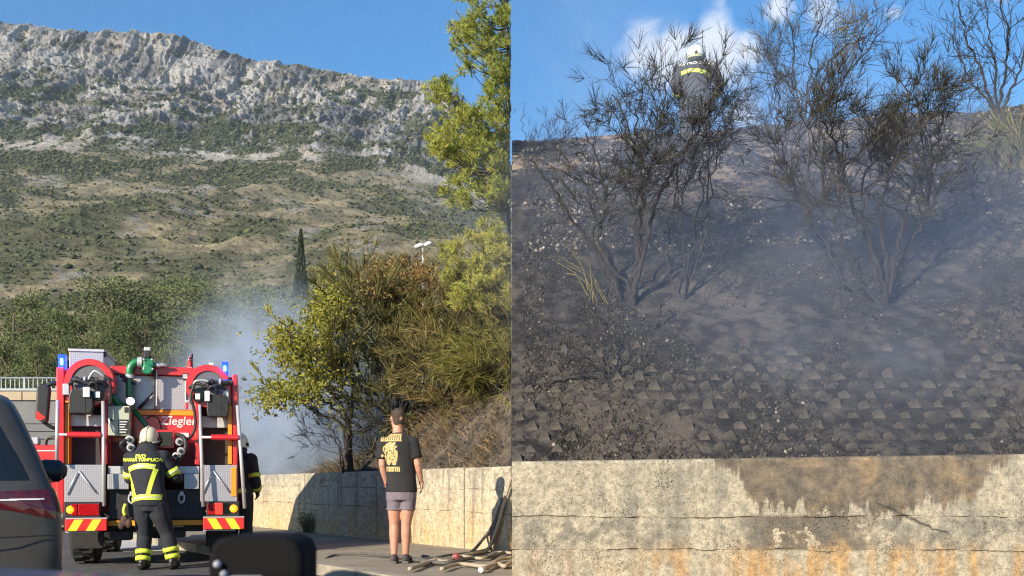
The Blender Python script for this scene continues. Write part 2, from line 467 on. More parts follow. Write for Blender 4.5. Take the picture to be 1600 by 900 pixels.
ico_f = np.array([(0, 11, 5), (0, 5, 1), (0, 1, 7), (0, 7, 10), (0, 10, 11), (1, 5, 9), (5, 11, 4), (11, 10, 2), (10, 7, 6), (7, 1, 8), (3, 9, 4), (3, 4, 2), (3, 2, 6), (3, 6, 8), (3, 8, 9), (4, 9, 5), (2, 4, 11), (6, 2, 10), (8, 6, 7), (9, 8, 1)])
pos = V[idx] + rng.normal(0, 1.2, (NS, 3)) * np.array([1, 1, 0])
dd_ = Dd.ravel()[idx]
size = (0.25 + rng.gamma(1.6, .24, NS)) * (0.40 + dd_ / 1000.0)
sv = pos[:, None, :] + (oct_v[None] + rng.normal(0, .22, (NS, 6, 3))) * size[:, None, None] * np.array([1.25, 1.25, .8]) + np.array([0, 0, .2]) * size[:, None, None]
sf = (oct_f[None] + (np.arange(NS) * 6)[:, None, None]).reshape(-1, 3)
sme = np_mesh('scrub', sv.reshape(-1, 3), sf, np.repeat(np.clip(rng.normal(.42, .24, NS), 0, 1), 6))
m_scrub = var_mat('scrub_leaf', [(.036, .047, .028), (.08, .094, .05), (.15, .16, .08)], rough=1.0, spec=.05)
tag(mesh_obj('mountain_scrub', sme, m_scrub), label='dark green scrub dotted over the mountainside', kind='stuff')

# ---- burnt hillside behind the facing wall (right half)
WD = 9.0             # distance of the facing wall
def Rz(x, d):
    x = np.asarray(x, float); d = np.asarray(d, float)
    zc = 6.64 + 0.072 * np.clip(x, -1, 14)
    t = np.clip((d - WD - .22) / 7.8, 0, 1)
    z = 1.16 + (zc - 1.16) * (1.25 * t - .25 * t * t)
    over = np.clip(d - 17.02, 0, None)
    z = z + over * .12 - over ** 2 * .055
    z = np.where(over > 6, zc + 6 * .12 - 36 * .055 - (over - 6) * .25, z)
    amp = sstep(0.02, .35, t)
    z = z + amp * ((fbm(x / 1.6, d / 1.6, 81, 4) - .5) * .34 + (fbm(x / .35, d / .35, 82, 3) - .5) * .10)
    bench = sstep(2.6, 1.0, x) * (sstep(12.9, 13.15, d) - sstep(13.1, 14.3, d))
    return z + bench * .22
def R_hit(px, py):
    """where the sight line through this place of the photograph meets the right hillside"""
    ds = np.linspace(WD + .25, 19, 800)
    zr = EYE + (HOR - py) / 1600 * ds
    k = np.argmax(Rz((px - 800) / 1600 * ds, ds) > zr)
    d = float(ds[k]) if k > 0 else 17.0
    return Vector(((px - 800) / 1600 * d, d, float(Rz((px - 800) / 1600 * d, d))))
def burnt_mat(name, pale=1.0):
    m, nt, b = new_mat(name); g = NT(m); co = g.coord('Object')
    n1 = g.noise(co, 0.9, 7, .65, .3); n2 = g.noise(co, 6.0, 6, .7); n3 = g.noise(co, 38.0, 4, .7)
    c = g.mix(g.mapr(n2, .35, .68), (.022, .021, .022), (.064, .060, .058))
    c = g.mix(g.mapr(g.math('ADD', g.math('MULTIPLY', n1, .75), g.math('MULTIPLY', n2, .25)), .50, .66), c, (.082, .073, .066))
    z = g.sep(co)
    hi = g.mapr(z[2], 4.2, 6.0)
    pal = g.math('MULTIPLY', g.mapr(g.math('ADD', g.math('MULTIPLY', n1, .5), g.math('MULTIPLY', n2, .5)), .50, .58), g.math('ADD', g.math('MULTIPLY', hi, .95), .10))
    c = g.mix(g.math('MULTIPLY', pal, pale), c, (.27, .215, .16))
    c = g.mix(g.math('MULTIPLY', g.mapr(n3, .60, .72), .5), c, (.24, .23, .22))
    g.l.new(c, b.inputs['Base Color']); b.inputs['Roughness'].default_value = 1.0; b.inputs['Specular IOR Level'].default_value = .1
    h = g.math('ADD', g.math('MULTIPLY', n2, .7), g.math('MULTIPLY', n3, .3))
    g.bump(h, .06, b)
    return m
m_burnt = burnt_mat('burnt_ground')
xs = np.concatenate([np.linspace(0.0, 10, 260), np.linspace(10.3, 20, 30)]); dsr = np.concatenate([np.linspace(WD + .2, 17.6, 230), np.linspace(17.8, 40, 40)])
XX, DD = np.meshgrid(xs, dsr, indexing='ij')
ZZ = Rz(XX, DD)
nr = len(dsr); ii, jj = np.meshgrid(np.arange(len(xs) - 1), np.arange(nr - 1), indexing='ij')
Q = np.stack([ii * nr + jj, (ii + 1) * nr + jj, (ii + 1) * nr + jj + 1, ii * nr + jj + 1], -1).reshape(-1, 4)
hillside = tag(mesh_obj('hillside', np_mesh('hillside', np.stack([XX, DD, ZZ], -1).reshape(-1, 3), Q), m_burnt, smooth=True), kind='structure')

# ---- burnt bank behind the roadside wall (left half)
def Lz(x, d):
    x = np.asarray(x, float); d = np.asarray(d, float)
    s = (x - WA.x) * WN.x + (d - WA.y) * WN.y; a = (x - WA.x) * WU.x + (d - WA.y) * WU.y
    top = 3.3 * (1 - .93 * sstep(2.2, 8.0, a)) 
    f = np.clip((s - .15) / 3.9, 0, 1)
    z = 1.02 + top * (1.35 * f - .35 * f * f) + (s - 4.05).clip(0) * .06
    return z + sstep(.2, .8, s) * ((fbm(x / 1.4, d / 1.4, 91, 4) - .5) * .45 + (fbm(x / .3, d / .3, 92, 3) - .5) * .10)
def L_hit(px, py):
    ds = np.linspace(13.2, 24, 900); x = (px - 800) / 1600 * ds
    s = (x - WA.x) * WN.x + (ds - WA.y) * WN.y
    k = np.argmax((Lz(x, ds) > EYE + (HOR - py) / 1600 * ds) & (s > .2))
    d = float(ds[k]) if k > 0 else 17.0
    return Vector(((px - 800) / 1600 * d, d, float(Lz((px - 800) / 1600 * d, d))))
aa = np.linspace(-2.0, 16, 240); ss = np.concatenate([np.linspace(.12, 6, 110), np.linspace(6.3, 14, 20)])
AA, SS = np.meshgrid(aa, ss, indexing='ij')
XX = WA.x + WU.x * AA + WN.x * SS; DD = WA.y + WU.y * AA + WN.y * SS
keep = XX < -0.01
ZZ = Lz(XX, DD)
XX = np.minimum(XX, -0.012)
nr = len(ss); ii, jj = np.meshgrid(np.arange(len(aa) - 1), np.arange(nr - 1), indexing='ij')
Q = np.stack([ii * nr + jj, ii * nr + jj + 1, (ii + 1) * nr + jj + 1, (ii + 1) * nr + jj], -1).reshape(-1, 4)
kq = keep.ravel()[Q].any(1)
m_burnt2 = mat('ash_ground', (.032, .026, .022), (.15, .118, .085), 3.5, rough=1, bump=.05, bscale=12, lo=.36, hi=.70, detail=9)
bank = tag(mesh_obj('hillside', np_mesh('hillside', np.stack([XX, DD, ZZ], -1).reshape(-1, 3), Q[kq]), m_burnt2, smooth=True), kind='structure')

# ---- concrete walls
def wall_mat(name, right=True):
    m, nt, b = new_mat(name); g = NT(m); co = g.coord('Object'); X, Y, Z = g.sep(co)
    n1 = g.noise(co, 1.1, 6, .6, .4); n2 = g.noise(co, 5.5, 7, .68, .3); n3 = g.noise(co, 26, 5, .7)
    st = g.noise(g.coord('Object', (7.0, 7.0, .55)), 1.0, 5, .6)          # run-down streaks
    cream = g.mix(g.mapr(n2, .35, .66), (.47, .415, .305), (.37, .335, .255))
    cream = g.mix(g.mapr(g.math('ADD', g.math('MULTIPLY', n1, .55), g.math('MULTIPLY', st, .45)), .47, .62), cream, (.26, .24, .195))
    c = cream
    if right:
        # bare brown-grey concrete where the wash has come off, its edge ragged and running down
        st2 = g.noise(g.coord('Object', (13.0, 13.0, .7)), 1.0, 4, .55)
        low_edge = g.math('ADD', g.math('ADD', g.math('MULTIPLY', st, .95), g.math('MULTIPLY', st2, .55)), g.math('MULTIPLY', n2, .25))
        inx = g.math('MULTIPLY', g.mapr(X, 1.55, 2.35), g.mapr(X, 4.75, 3.75))
        lim = g.math('SUBTRACT', 1.52, g.math('MULTIPLY', inx, .72))
        mask = g.mapr(g.math('SUBTRACT', g.math('ADD', Z, g.math('MULTIPLY', g.math('SUBTRACT', low_edge, .87), .80)), lim), -.045, .045)
        inx2 = g.math('MULTIPLY', g.mapr(X, 1.9, 2.25), g.mapr(X, 3.3, 2.9))
        mask2 = g.math('MULTIPLY', inx2, g.math('MULTIPLY', g.mapr(n2, .40, .44), g.math('MULTIPLY', g.mapr(Z, .44, .47), g.mapr(Z, .78, .74))))
        mk_ = g.math('MAXIMUM', mask, mask2)
        bare = g.mix(g.mapr(n2, .36, .62), (.20, .155, .105), (.115, .095, .075))
        bare = g.mix(g.mapr(n1, .50, .64), bare, (.30, .21, .115))
        c = g.mix(g.math('MULTIPLY', mk_, .93), c, bare)
        orange = g.math('MULTIPLY', g.mapr(Z, .62, .36), g.mapr(g.math('ADD', g.math('MULTIPLY', n1, .5), g.math('MULTIPLY', st, .5)), .46, .56))
        orange = g.math('MULTIPLY', orange, g.mapr(X, .6, 1.9, .25, 1.0))
        c = g.mix(g.math('MULTIPLY', orange, .8), c, (.52, .31, .125))
        grey = g.math('MULTIPLY', g.math('MULTIPLY', g.mapr(Z, .42, .50), g.mapr(Z, .76, .68)), g.mapr(n2, .44, .60))
        c = g.mix(g.math('MULTIPLY', grey, .6), c, (.185, .172, .145))
        # slanting crack
        crl = g.math('ABSOLUTE', g.math('SUBTRACT', Z, g.math('ADD', g.math('SUBTRACT', 2.20, g.math('MULTIPLY', X, .44)), g.math('MULTIPLY', n2, .16))))
        cr = g.math('MULTIPLY', g.mapr(crl, .022, .004), g.math('MULTIPLY', g.mapr(X, 3.15, 3.25), g.mapr(X, 3.88, 3.80)))
        c = g.mix(g.math('MULTIPLY', cr, .85), c, (.05, .042, .032))
    else:
        warm = g.math('MULTIPLY', g.mapr(Z, 1.0, .15), g.mapr(g.math('ADD', g.math('MULTIPLY', n1, .5), g.math('MULTIPLY', st, .5)), .38, .58))
        c = g.mix(warm, c, (.52, .36, .18))
        c = g.mix(g.math('MULTIPLY', g.mapr(st, .55, .70), .6), c, (.20, .18, .145))
        topd = g.math('MULTIPLY', g.mapr(Z, .95, 1.2), g.mapr(n2, .40, .60))
        c = g.mix(g.math('MULTIPLY', topd, .55), c, (.24, .22, .18))
    wco = g.n.new('ShaderNodeVectorMath'); wco.operation = 'MULTIPLY_ADD'
    nv = g.n.new('ShaderNodeTexNoise'); nv.inputs['Scale'].default_value = 20; g.l.new(co, nv.inputs['Vector'])
    g.l.new(nv.outputs['Color'], wco.inputs[0]); wco.inputs[1].default_value = (.05, .05, .05); g.l.new(co, wco.inputs[2])
    pit = g.voro(wco.outputs[0], 46.0); pitm = g.math('MULTIPLY', g.mapr(pit, .34, .12), g.mapr(g.noise(co, 2.3, 6, .7), .50, .62))
    c = g.mix(g.math('MULTIPLY', pitm, .75), c, (.12, .10, .075))
    c = g.mix(g.math('MULTIPLY', g.mapr(n3, .48, .60), .5), c, (.17, .15, .115))
    n4 = g.noise(co, 70, 4, .8); n5 = g.noise(co, 11, 7, .8)
    gr = g.math('MULTIPLY', g.math('MULTIPLY', g.mapr(n4, .36, .62, 1.12, .70, False), g.mapr(n5, .36, .64, 1.18, .62, False)), 1.04 if right else 1.34)
    sc_ = g.n.new('ShaderNodeVectorMath'); sc_.operation = 'SCALE'; g.l.new(c, sc_.inputs[0]); g.l.new(gr, sc_.inputs['Scale']); c = sc_.outputs[0]
    g.l.new(c, b.inputs['Base Color']); b.inputs['Roughness'].default_value = .95; b.inputs['Specular IOR Level'].default_value = .2
    h = g.math('SUBTRACT', g.math('ADD', g.math('MULTIPLY', n2, .5), g.math('MULTIPLY', n3, .4)), g.math('MULTIPLY', pitm, .6))
    g.bump(h, .012, b)
    return m
def wall_face(m, x0, x1, y, zs_groove, z0, ztop, thick, step=.03, seed=0, amp=.012):
    """front with wandering pour joints cut into it, top and back; y is the front plane"""
    n = max(2, int((x1 - x0) / step)); xs_ = np.linspace(x0, x1, n)
    rows = [np.full(n, z0)]; yy = [np.full(n, y)]
    for k, zg in enumerate(zs_groove):
        w = zg + (fbm(xs_ / .35, xs_ * 0 + k * 7.7 + seed, 12 + k, 5, .6) - .5) * 4.4 * amp
        gap = .002 + .010 * (fbm(xs_ / .09, xs_ * 0 + k + seed, 33, 3) - .35).clip(0)
        dep = .016 * sstep(.42, .62, fbm(xs_ / .25, xs_ * 0 + seed, 44 + k, 3)) + .003
        rows += [w - gap - .004, w - gap * .5, w + gap * .5, w + gap + .004]; yy += [np.full(n, y), y + dep, y + dep, np.full(n, y)]
    zt = ztop(xs_)
    chip = .018 * fbm(xs_ / .12, xs_ * 0 + seed, 88, 4)
    rows += [zt - .03 - chip * .3, zt - chip, zt, zt, np.full(n, z0)]
    yy += [np.full(n, y), y + .012 + chip * .5, np.full(n, y + .05), np.full(n, y + thick), np.full(n, y + thick)]
    Vx = np.stack([np.stack([xs_, b, a], -1) for a, b in zip(rows, yy)], 1).reshape(-1, 3)
    k = len(rows)
    fs = [(i * k + j, (i + 1) * k + j, (i + 1) * k + j + 1, i * k + j + 1) for i in range(n - 1) for j in range(k - 1)]
    fs += [tuple(range(k - 1, -1, -1)), tuple((n - 1) * k + j for j in range(k))]
    m.add(Vx.tolist(), fs)
m_wallR = wall_mat('weathered_wall_wash'); m_wallL = wall_mat('roadside_wall_wash', False)
fw = MB(); wall_face(fw, 0.0, 8.4, WD, (.455, .742), -.05, lambda x: 1.236 + .0145 * x, .25)
facing = tag(fw.build('facing_wall', m_wallR), 'pale weathered concrete wall with cracks and rusty stains below the burnt slope', 'wall')
# return wall that carries the side of the hillside back from the facing wall
ds_ = np.linspace(WD + .252, 24, 90); zt_ = Rz(ds_ * 0 + .05, ds_) - .06
rm = MB(); n_ = len(ds_)
rm.add([(.004, d, -.05) for d in ds_] + [(.004, d, z) for d, z in zip(ds_, zt_)] + [(.24, d, z) for d, z in zip(ds_, zt_)] + [(.24, d, -.05) for d in ds_],
       [(i + 1 + k * n_, i + k * n_, i + (k + 1) * n_, i + 1 + (k + 1) * n_) for k in range(3) for i in range(n_ - 1)] + [(0, 3 * n_, 2 * n_, n_), (n_ - 1, 2 * n_ - 1, 3 * n_ - 1, 4 * n_ - 1)])
tag(rm.build('return_wall', m_wallL), 'tall plain concrete return wall closing the side of the burnt hillside', 'wall')
# roadside wall in poured bays
rw = empty('roadside_wall', (WA.x, WA.y, 0), math.atan2(-WU.y, -WU.x), 'long low concrete wall along the pavement, stained ochre, with upright joints', 'wall')
# local +x runs towards the camera end; bays from the near end to the far end
def wtop(base): return lambda x: 1.225 + .009 * (x + base)
for k, (x0, x1) in enumerate(((.03, 1.1), (-2.52, -.0), (-5.2, -2.55), (-8.6, -5.23), (-12.0, -8.63), (-18, -12.03))):
    b_m = MB(); wall_face(b_m, x0, x1, 0, (.62, .93), -.02, lambda x: 1.225 + .012 * x + .004 * (k % 2), .22, .04, seed=k * 3.1 + 1)
    b_m.build('wall_bay', m_wallL, rw)
m_dark_joint = mat('joint_filler', (.10, .095, .085), rough=1)
for x in (.015, -2.535, -5.215, -8.615, -12.015):
    jm = MB(); jm.box(x - .0145, x + .0145, .025, .2, -.02, 1.2 + .012 * x); jm.build('joint', m_dark_joint, rw)
# ================================================================ FIRE ENGINE
m_red = mat('fire_red_paint', (.60, .022, .028), (.40, .035, .035), 5, rough=.36, coat=.35, lo=.45, hi=.85, detail=9)
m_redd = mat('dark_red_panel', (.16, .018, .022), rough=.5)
m_blk = mat('black_plastic', (.014, .014, .016), (.024, .024, .026), 12, rough=.5)
m_rub = mat('tyre_rubber', (.016, .016, .016), (.03, .029, .027), 10, rough=.85)
m_dk = mat('dark_cavity_liner', (.035, .034, .036), rough=.7)
m_org = mat('orange_reflective_stripe', (.85, .30, .02), rough=.35)
m_yel = mat('yellow_bar', (.80, .36, .02), rough=.4)
m_yrefl = mat('yellow_reflective', (.72, .62, .04), rough=.35)
m_rrefl = mat('red_reflective', (.62, .03, .03), rough=.35)
m_alu = mat('brushed_aluminium', (.60, .60, .62), (.48, .48, .51), 20, rough=.4, metal=.35)
m_whi = mat('white_metal', (.72, .72, .72), rough=.4)
m_grn = mat('green_paint', (.012, .20, .075), (.01, .15, .06), 8, rough=.35, coat=.3)
m_bei = mat('beige_box_paint', (.44, .46, .36), (.40, .42, .33), 5, rough=.5)
m_hose = mat('hose_rubber', (.022, .022, .025), rough=.55)
m_glass, _n, _b = new_mat('dark_glass')
_b.inputs['Base Color'].default_value = (.010, .012, .014, 1); _b.inputs['Roughness'].default_value = .06; _b.inputs['Specular IOR Level'].default_value = .6
m_blue = mat('blue_beacon_lens', (.006, .03, .95), rough=.2, emit=2.6)
m_bluec = mat('blue_beacon_core', (.14, .45, 1.0), emit=3.0)
m_lamp = mat('lit_work_lamp', (1.0, .97, .88), emit=6)
m_tail = mat('red_tail_lens', (.42, .008, .012), (.30, .006, .01), 30, rough=.18, coat=.5)
m_taill = mat('lit_tail_lens', (.9, .03, .02), rough=.2, emit=.9)
m_amb = mat('amber_lens', (.95, .28, .01), rough=.2, emit=1.2)
# diamond tread plate
m_tread, _n, _b = new_mat('tread_plate'); g = NT(m_tread)
co = g.coord('Object'); X, Y, Z = g.sep(co)
w1 = g.math('SINE', g.math('MULTIPLY', g.math('ADD', X, Z), 150.0)); w2 = g.math('SINE', g.math('MULTIPLY', g.math('SUBTRACT', X, Z), 150.0))
dia = g.mapr(g.math('MULTIPLY', w1, w2), .25, .75)
g.l.new(g.mix(g.math('MULTIPLY', dia, .4), (.44, .43, .46), (.66, .65, .68)), _b.inputs['Base Color'])
_b.inputs['Metallic'].default_value = .55; _b.inputs['Roughness'].default_value = .38
g.bump(dia, .002, _b)

K = 129.0
def TX(px): return (px - 230) / 136.4
def TZ(py): return (887 - py) / K
truck = empty('fire_engine', (-4.395, 12.4, 0), R(14.5), 'red fire engine seen from behind with hose reels, ladders and blue beacons', 'fire engine')
def tbox(name, mt, x0, x1, y0, y1, zt, zb, parent=truck, bevel=.006, **k):
    """x in photo columns, z in photo rows (top, bottom), y metres forward of the tail"""
    return part(name, mt, parent, lambda m: m.box(TX(x0), TX(x1), y0, y1, TZ(zb), TZ(zt)), bevel=bevel, **k)
def ttube(name, mt, pts, r, parent=truck, n=10, sm=True):
    return part(name, mt, parent, lambda m: m.tube(pts, r, n), smooth=sm)
def T3(px, py, y): return Vector((TX(px), y, TZ(py)))

# body: side lockers, roof, floor, front bulkhead
body = part('body', m_red, truck, lambda m: (m.box(TX(88), TX(100), .0, 2.5, TZ(800), TZ(577)), m.box(TX(362), TX(371), .0, 2.5, TZ(800), TZ(582)),
    m.box(TX(166), TX(300), .42, 2.5, TZ(740), TZ(582)), m.box(TX(100.2), TX(166), .32, 2.5, TZ(800), TZ(577.5)), m.box(TX(300), TX(361.8), .32, 2.5, TZ(800), TZ(582.5)),
    m.box(TX(156), TX(165), .012, .318, TZ(726), TZ(600)), m.box(TX(302), TX(310), .012, .318, TZ(726), TZ(602))), bevel=.012)
tbox('roof_rail', m_red, 165.5, 300, .30, .55, 569, 581.8)
tbox('bay_header', m_red, 100.3, 155.8, .03, .31, 599, 632)
tbox('bay_header', m_red, 310.2, 361.6, .03, .31, 602, 630)
# cab, ahead and lower
part('cab', m_red, truck, lambda m: m.add([(TX(92), 2.53, .75), (TX(367), 2.53, .75), (TX(367), 3.88, .75), (TX(92), 3.88, .75), (TX(95), 2.53, 2.25), (TX(364), 2.53, 2.25), (TX(362), 3.33, 2.25), (TX(97), 3.33, 2.25), (TX(92), 3.85, 1.45), (TX(367), 3.85, 1.45)],
    [(3, 2, 1, 0), (0, 1, 5, 4), (4, 5, 6, 7), (7, 6, 9, 8), (8, 9, 2, 3), (0, 4, 7, 8, 3), (1, 2, 9, 6, 5)]), bevel=.03)
part('windscreen', m_glass, truck, lambda m: m.add([(TX(104), 3.86, 1.5), (TX(355), 3.86, 1.5), (TX(352), 3.40, 2.19), (TX(107), 3.40, 2.19)], [(0, 1, 2, 3)]))
# middle of the tail
tbox('upper_panel', m_tread, 166, 300, .38, .415, 582.4, 637)
tbox('orange_stripe', m_org, 166, 300, .372, .416, 637.6, 646)
red_panel = tbox('name_panel', m_red, 166, 300, .376, .416, 646.6, 691)
def text_mesh(body_, size, font_offset=.0, shear=0.0, extrude=.002, space=1.0):
    cu = bpy.data.curves.new('lettering', 'FONT'); cu.body = body_; cu.size = size; cu.offset = font_offset; cu.shear = shear; cu.extrude = extrude
    cu.align_x = 'CENTER'; cu.space_character = space
    ob = bpy.data.objects.new('lettering', cu); C.objects.link(ob)
    me = bpy.data.meshes.new_from_object(ob.evaluated_get(bpy.context.evaluated_depsgraph_get()))
    bpy.data.objects.remove(ob); return me
lt = mesh_obj('lettering', text_mesh('Ziegler', .150, .0012, .12, .002), m_whi, red_panel)
lt.location = (TX(273), .372, TZ(661)); lt.rotation_euler = (R(90), 0, 0)
part('emblem_bar', m_whi, red_panel, lambda m: (m.prism([(TX(256), TZ(649)), (TX(263), TZ(649)), (TX(264), TZ(646.8)), (TX(257), TZ(646.8))], .366, .374)))
tbox('plate', m_whi, 272, 290, .36, .376, 674, 682, bevel=.002)
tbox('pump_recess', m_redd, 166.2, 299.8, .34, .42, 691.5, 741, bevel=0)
panel = tbox('pump_panel', m_red, 210, 268, .12, .34, 671, 700)
for x0, x1 in ((213, 237), (241, 265)): tbox('gauge_window', m_glass, x0, x1, .112, .122, 674, 697, panel, bevel=.002)
tbox('step', m_tread, 166, 199, -.02, .36, 741, 764.5); tbox('step', m_tread, 285, 309, -.02, .36, 741, 764.5)
tbox('sill_panel', m_alu, 166, 309, .05, .36, 728.5, 740.5)
# control box with printed plates
cbx = tbox('control_box', m_bei, 165.8, 199, .02, .30, 635, 681)
tbox('label_plate', m_blk, 191.5, 197, .012, .022, 637, 645, cbx, 0); pl = tbox('label_plate', m_blk, 182, 198, .012, .022, 656, 679, cbx, 0)
for k in range(5): tbox('printed_line', m_whi, 184, 196 - (k % 3) * 2, .009, .0122, 659 + k * 4, 660.4 + k * 4, cbx, 0)
ttube('lever', m_whi, [T3(167, 655, 0), T3(176, 677, -.03)], .012, cbx)
part('knob', m_blk, cbx, lambda m: m.lathe([(.0, -.04), (.014, -.035), (.014, 0.02)], (TX(172), .0, TZ(657)), 'y', 10), smooth=True)
# two side bays: cavity, hose box, ladder, tread apron, lights, bumper
def bay(sgn):
    L = sgn < 0
    x0, x1 = (100.5, 155.7) if L else (310.3, 361.6)
    tbox('bay_back', m_dk, x0, x1, .27, .316, 632.5, 726, bevel=0)
    tbox('shelf_panel', m_alu, x0 + 2, x1 - 2, .19, .268, 648, 666, bevel=.004)
    if L: tbox('orange_liner', m_org, 100.4, 106, .04, .27, 632.5, 725, bevel=0)
    else: tbox('orange_liner', m_org, 355.5, 361.7, -.012, .27, 632, 725, bevel=0)
    part('orange_corner', m_org, truck, lambda m: m.prism([(TX(101 if L else 310.5), TZ(631)), (TX(155 if L else 361), TZ(631)), (TX(155 if L else 361), TZ(628.5)), (TX(101 if L else 310.5), TZ(628.5))], .015, .031))
    hb = part('hose_box', m_blk, truck, lambda m: m.prism([(TX(x + (0 if L else 1)), TZ(z)) for x, z in (((112, 649), (143, 649), (146, 640), (146, 622), (141, 612), (114, 612), (110, 622), (110, 640)) if L else ((323, 651), (352, 651), (356, 645), (356, 628), (352, 616), (325, 616), (321, 626), (321, 642)))], -.16, .03), bevel=.012)
    part('seam', m_dk, hb, lambda m: m.box(TX(134 if L else 344), TX(134.6 if L else 344.6), -.165, -.158, TZ(647), TZ(614)))
    tbox('tag_plate', m_whi, 132 if L else 319, 142 if L else 327, -.19, -.165, 609 if L else 611, 624 if L else 627, bevel=.003)
    mt_ = part('pressure_gauge', m_blk, truck, lambda m: m.lathe([(.0, -.09), (.06, -.085), (.066, -.04), (.066, .03)], (TX(152 if L else 308), -.03, TZ(620)), 'y', 18), smooth=False)
    tbox('dial_plate', m_whi, 148.5 if L else 304, 156.5 if L else 311.5, -.135, -.122, 615, 624, mt_, .002)
    tbox('switch_box', m_alu, 99 if L else 348, 108.5 if L else 357, -.06, .03, 603 if L else 607, 620 if L else 626)
    # reel
    cx, cz, rr = (139, 600, .275) if L else (324, 602, .258)
    reel = part('hose_reel', m_red, truck, lambda m: (m.lathe([(rr - .07, .02), (rr - .07, -.028), (rr - .003, -.028), (rr + .005, -.02), (rr + .006, .24), (rr - .05, .24)], (TX(cx), -.02, TZ(cz)), 'y', 48, cap=False)))
    part('drum_face', mat('drum_grey', (.12, .12, .125), rough=.5), reel, lambda m: m.lathe([(.0, -.012), (rr - .071, -.010), (rr - .071, .03), (0, .2)], (TX(cx), -.02, TZ(cz)), 'y', 40, cap=False), smooth=False)
    part('hose_coil', m_hose, reel, lambda m: [ring_tube(m, (TX(cx), .03 + .05 * k, TZ(cz)), rr - .03, .025, n=30) for k in range(4)], smooth=True)
    part('reel_hub', m_blk, reel, lambda m: (m.lathe([(0, -.12), (.03, -.11), (.035, -.05), (.05, -.03), (.05, .02)], (TX(cx), -.02, TZ(cz - 1)), 'y', 14)), smooth=True)
    ttube('crank_handle', m_alu, smooth_path([T3(cx - 1, cz - 2, -.13), T3(cx + 9, cz - 16, -.15), T3(cx + 20, cz - 11, -.15), T3(cx + 24, cz - 8, -.14)] if L else [T3(301, 606, -.1), T3(303, 597, -.15), T3(314, 594, -.15), T3(325, 596, -.15)], 4), .013, reel)
    ttube('hose', m_hose, smooth_path([T3(cx + 22, cz - 10, -.12), T3(170, 596, -.13), T3(172, 615, -.10), T3(170, 634, -.05)] if L else [T3(303, 598, -.13), T3(297, 620, -.14), T3(302, 640, -.13), T3(304, 665, -.12), T3(297, 682, -.08), T3(284, 687, .1)], 6), .018)
    rnd = random.Random(3 + sgn)
    noz = part('branch_pipe', m_blk, truck, lambda m: m.lathe([(0, 0), (.025, .0), (.03, .05), (.022, .09), (.022, .17), (.035, .18), (.035, .23), (.028, .26), (.034, .30), (0, .31)], (TX(112 if L else 322), -.11, TZ(597 if L else 596)), 'x', 12), smooth=False)
    for k in range(3): part('coupling', m_alu if k == 1 else m_blk, noz, lambda m: m.lathe([(.026, 0), (.04, .005), (.04, .025), (.026, .03)], (TX(112 if L else 322) + .05 + .09 * k, -.11, TZ(597 if L else 596)), 'x', 12, False))
    ttube('hose', m_hose, smooth_path([T3(cx - 2, cz + 12, -.12), T3(cx + 4, cz + 2, -.15), T3(cx + 12, cz + 3, -.15), T3(cx + 14, cz + 14, -.1)], 6), .016)
    ttube('hose', m_hose, smooth_path([T3(cx - 30, cz + 4, -.08), T3(cx - 18, cz - 3, -.13), T3(cx, cz + 3, -.14), T3(cx + 16, cz - 1, -.13), T3(cx + 28, cz + 5, -.08)], 5), .02)
    # ladder: two rails and a padded rung
    ra, rb = ((92, 629, 92, 722), (160.5, 629, 163, 790)) if L else ((310.5, 632, 316.5, 792), (371, 632, 383, 795))
    lad = part('ladder', m_alu, truck, lambda m: (m.tube([T3(ra[0], ra[1], -.09), T3(ra[2], ra[3], -.14)], .021, 10), m.tube([T3(rb[0], rb[1], -.09), T3(rb[2], rb[3], -.14)], .021, 10)), smooth=True)
    zr = 681 if L else 683
    ttube('rung', m_alu, [T3(ra[0] + (0 if L else 2.4), zr, -.115), T3(rb[0] + (0 if L else 5), zr, -.115)], .016, lad)
    ttube('rung_pad', m_red, [T3(107 if L else 329, zr, -.115), T3(157 if L else 373, zr, -.115)], .036, lad, 12, False)
    # apron
    tbox('apron_plate', m_tread, 100.5 if L else 311, 160 if L else 370.5, -.012, .29, 726.5, 784, bevel=.004)
    ttube('apron_brace', m_alu, [T3(x0 + 4, 772, -.03), T3(x0 + 20, 738, -.03)], .008); ttube('apron_brace', m_alu, [T3(x0 + 22, 736, -.03), T3(x0 + 48, 770, -.03)], .008)
    if not L: tbox('side_marker', m_org, 361, 369, -.022, -.0125, 730, 776, bevel=0)
    tl = tbox('tail_light', m_blk, 101 if L else 321, 156 if L else 374, -.05, .02, 783.5 if L else 784, 808)
    tbox('red_lens', m_tail, 122 if L else 323, 154 if L else 334.5, -.062, -.048, 786.5, 804.5, tl, .008)
    tbox('red_lens', m_taill if not L else m_tail, 335 if not L else 112, 347 if not L else 121, -.063, -.048, 786.5, 804.5, tl, .008)
    if not L: tbox('dark_lens', m_glass, 347.5, 358, -.06, -.048, 786.5, 804.5, tl, .008)
    part('amber_lens', m_amb, tl, lambda m: m.lathe([(0, -.035), (.03, -.03), (.048, -.012), (.05, .02)], (TX(110.5 if L else 365), -.045, TZ(795.5)), 'y', 18), smooth=True)
    bx0, bx1 = (103, 166) if L else (316, 382)
    bmp = tbox('bumper', m_rrefl, bx0, bx1, -.10, .06, 810, 828, bevel=.008)
    w = (bx1 - bx0) / 4.6
    for k in range(2):
        xs0 = bx0 + w * (.3 + 2 * k) + (0 if L else 2)
        sh = w * .75
        quad = [(xs0, 827.6), (xs0 + w, 827.6), (xs0 + w + sh, 810.4), (xs0 + sh, 810.4)] if L else [(xs0 + sh, 827.6), (xs0 + w + sh, 827.6), (xs0 + w, 810.4), (xs0, 810.4)]
        part('yellow_chevron', m_yrefl, bmp, lambda m: m.prism([(TX(a), TZ(b)) for a, b in quad], -.104, -.099))
